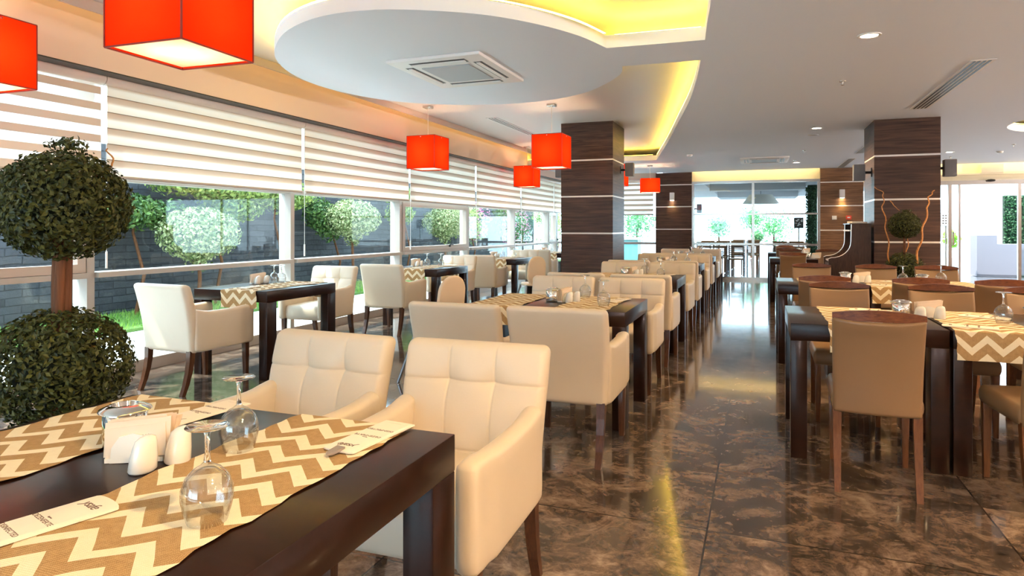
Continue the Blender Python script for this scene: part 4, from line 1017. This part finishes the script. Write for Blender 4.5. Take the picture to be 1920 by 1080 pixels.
for x, y, l in ((-1.27, 13.05, 'smoke detector left of the far air conditioner'), (4.14, 14.5, 'smoke detector in the ceiling before the entrance')):
    t = thing('smoke_detector', l, 'smoke detector', (x, y, ZM), 0, 'smoke detectors'); MB().lathe([(.055, 0), (.055, -.015), (.04, -.035), (0, -.04)], 20).build('body', M_porc, t)
    MB().lathe([(.041, -.022), (.046, -.026), (.041, -.030)], 20).build('vent_ring', M_grey, t)
# wall fittings
def speaker(loc, side, lab, m):
    t = thing('wall_speaker', lab, 'speaker', loc, 0, 'speakers on the columns')
    MB().box(-.07, .07, -.06, .06, -.11, .11).build('cabinet', m, t, bevel=.008)
    MB().box(-.066, .066, -.066, -.060, -.105, .105).build('grille', M_grey, t, smooth=False)
    MB().tube([(-side * .07, .0, 0), (-side * .14, 0, 0)], .018, 8).box(min(-side * .15, -side * .14), max(-side * .15, -side * .14), -.03, .03, -.06, .06).build('bracket', M_black, t)
speaker((-2.0, 10.75, 2.24), 1, 'brown-grey speaker on the aisle face of the left column', mat('taupe_plastic', (.20, .15, .11), .5))
speaker((1.25, 9.95, 2.03), -1, 'dark speaker on the left face of the right column', M_grey)
speaker((2.297, 9.95, 2.06), 1, 'brown speaker on the right face of the right column', bpy.data.materials['taupe_plastic'])
speaker((-3.14, 10.6, 2.24), -1, 'grey speaker on the window face of the left column', M_grey)
for x, l in ((-2.10, 'white wall light on the left oak wall panel'), (1.80, 'white wall light on the right oak wall panel')):
    t = thing('wall_light', l, 'wall light', (x, 17.16, 2.09), 0, 'white wall lights')
    MB().box(-.055, .055, -.10, 0, -.10, .10).build('body', M_white, t, bevel=.008); MB().box(-.04, .04, -.085, -.015, -.103, -.100).build('lens', M_spot, t, smooth=False)
    light('wall_light_beam', 'SPOT', (x, 17.10, 1.98), 14, (1, .75, .3), spot_size=R(95), spot_blend=.8, shadow_soft_size=.03)
for i, y in enumerate((-1.0, 3.0, 7.0, 11.0, 15.0)):  # unseen uplighters added to brighten the ceiling from the right
    t = thing('fill_uplight', 'added fill uplighter on the right-hand wall, %s from the entrance' % ORD[4 - i], 'wall light', (8.99, y, 1.9), 0, 'fill uplighters added on the right-hand wall')
    MB().box(-.14, 0, -.15, .15, -.12, 0).build('body', M_white, t, bevel=.01); MB().box(-.12, -.02, -.13, .13, .0, .004).build('lens', M_spot, t, smooth=False)
    light('fill_uplight_beam', 'SPOT', (8.88, y, 1.93), 1500, (1, .84, .72), (R(180), R(-30), 0), spot_size=R(150), spot_blend=.7, shadow_soft_size=.1)
for i, x in enumerate((.8, 3.4, 6.0)):  # more added uplighters, out of view, filling the ceiling from behind
    t = thing('fill_uplight', 'added fill uplighter on the wall behind the camera, %s from the window side' % ORD[i], 'wall light', (x, Y0 + .005, 1.9), 0, 'fill uplighters added on the wall behind the camera')
    MB().box(-.15, .15, 0, .14, -.12, 0).build('body', M_white, t, bevel=.01); MB().box(-.13, .13, .02, .12, .0, .004).build('lens', M_spot, t, smooth=False)
    light('fill_uplight_beam', 'SPOT', (x, Y0 + .12, 1.93), 1100, (.95, .93, 1.0), (R(180 + 40), 0, 0), spot_size=R(140), spot_blend=.7, shadow_soft_size=.1)
t = thing('wall_switch', 'white square switch on the right oak wall panel', 'switch', (1.64, 17.16, 1.53)); MB().box(-.05, .05, -.012, 0, -.045, .045).build('plate', M_white, t, bevel=.003); MB().box(-.03, .03, -.017, -.012, -.03, .03).build('rocker', M_bright, t)
t = thing('fire_alarm', 'red fire alarm call point on the right oak wall panel', 'fire alarm', (1.94, 17.16, 1.53)); MB().box(-.055, .055, -.04, 0, -.045, .045).build('body', M_red, t, bevel=.004); MB().box(-.03, .03, -.043, -.04, -.015, .018).build('window', M_white, t)

# ------------------------------------------------------------------ terrace furniture
M_tw = wood('honey_wood', (.15, .065, .028), (.30, .15, .065), .4, (5, 5, 5), 0)
def ladder():
    t = thing('ladder_back_chair', '', 'chair', group='chairs on the terrace')
    MB().pad(.40, .40, .04, .015, 6, 6, None, lambda x, y, z: (x, z - .2, .45 + y)).build('seat', M_tan, t, merge=True, ang=180)
    for s in (-1, 1):
        MB().frust((s * .18, -.19, .86), (s * .18, -.19, 0), (.014, .016), (.016, .018)).build('leg', M_cab, t); MB().frust((s * .18, .18, .44), (s * .18, .18, 0), (.016, .016), (.014, .014)).build('leg', M_cab, t)
    mb = MB()
    for q in range(6): mb.box(-.17, .17, -.20, -.185, .52 + q * .05, .545 + q * .05)
    mb.build('back_slats', M_cab, t, smooth=False); MB().box(-.20, .20, -.21, -.17, .83, .90).build('top_rail', M_tw, t, bevel=.006); return t
LD = Proto(ladder())
LD.put((-.62, 18.7, 0), R(8), 'dark ladder-back chair just behind the central glass front')
cnt = 0
for (tx, ty, n1) in ((-1.3, 20.2, 'left'), (.75, 20.1, 'right'), (-.45, 22.3, 'middle')):
    t = thing('terrace_table', 'honey wood table at the %s of the terrace' % n1, 'table', (tx, ty, 0), 0, 'tables on the terrace')
    MB().box(-.4, .4, -.4, .4, .72, .76).build('table_top', M_tw, t, bevel=.004)
    for sx in (-1, 1):
        for sy in (-1, 1): MB().box(sx * .36 - .03, sx * .36 + .03, sy * .36 - .03, sy * .36 + .03, 0, .72).build('leg', M_tw, t, smooth=False)
    for (dx, dy, rz, w_) in ((-.2, -.64, 0, 'near left'), (.25, -.64, 0, 'near right'), (-.2, .64, pi, 'far left'), (.25, .64, pi, 'far right')):
        LD.put((tx + dx, ty + dy, 0), rz, 'ladder-back chair at the %s terrace table, %s seat' % (n1, w_))
    LD2 = None
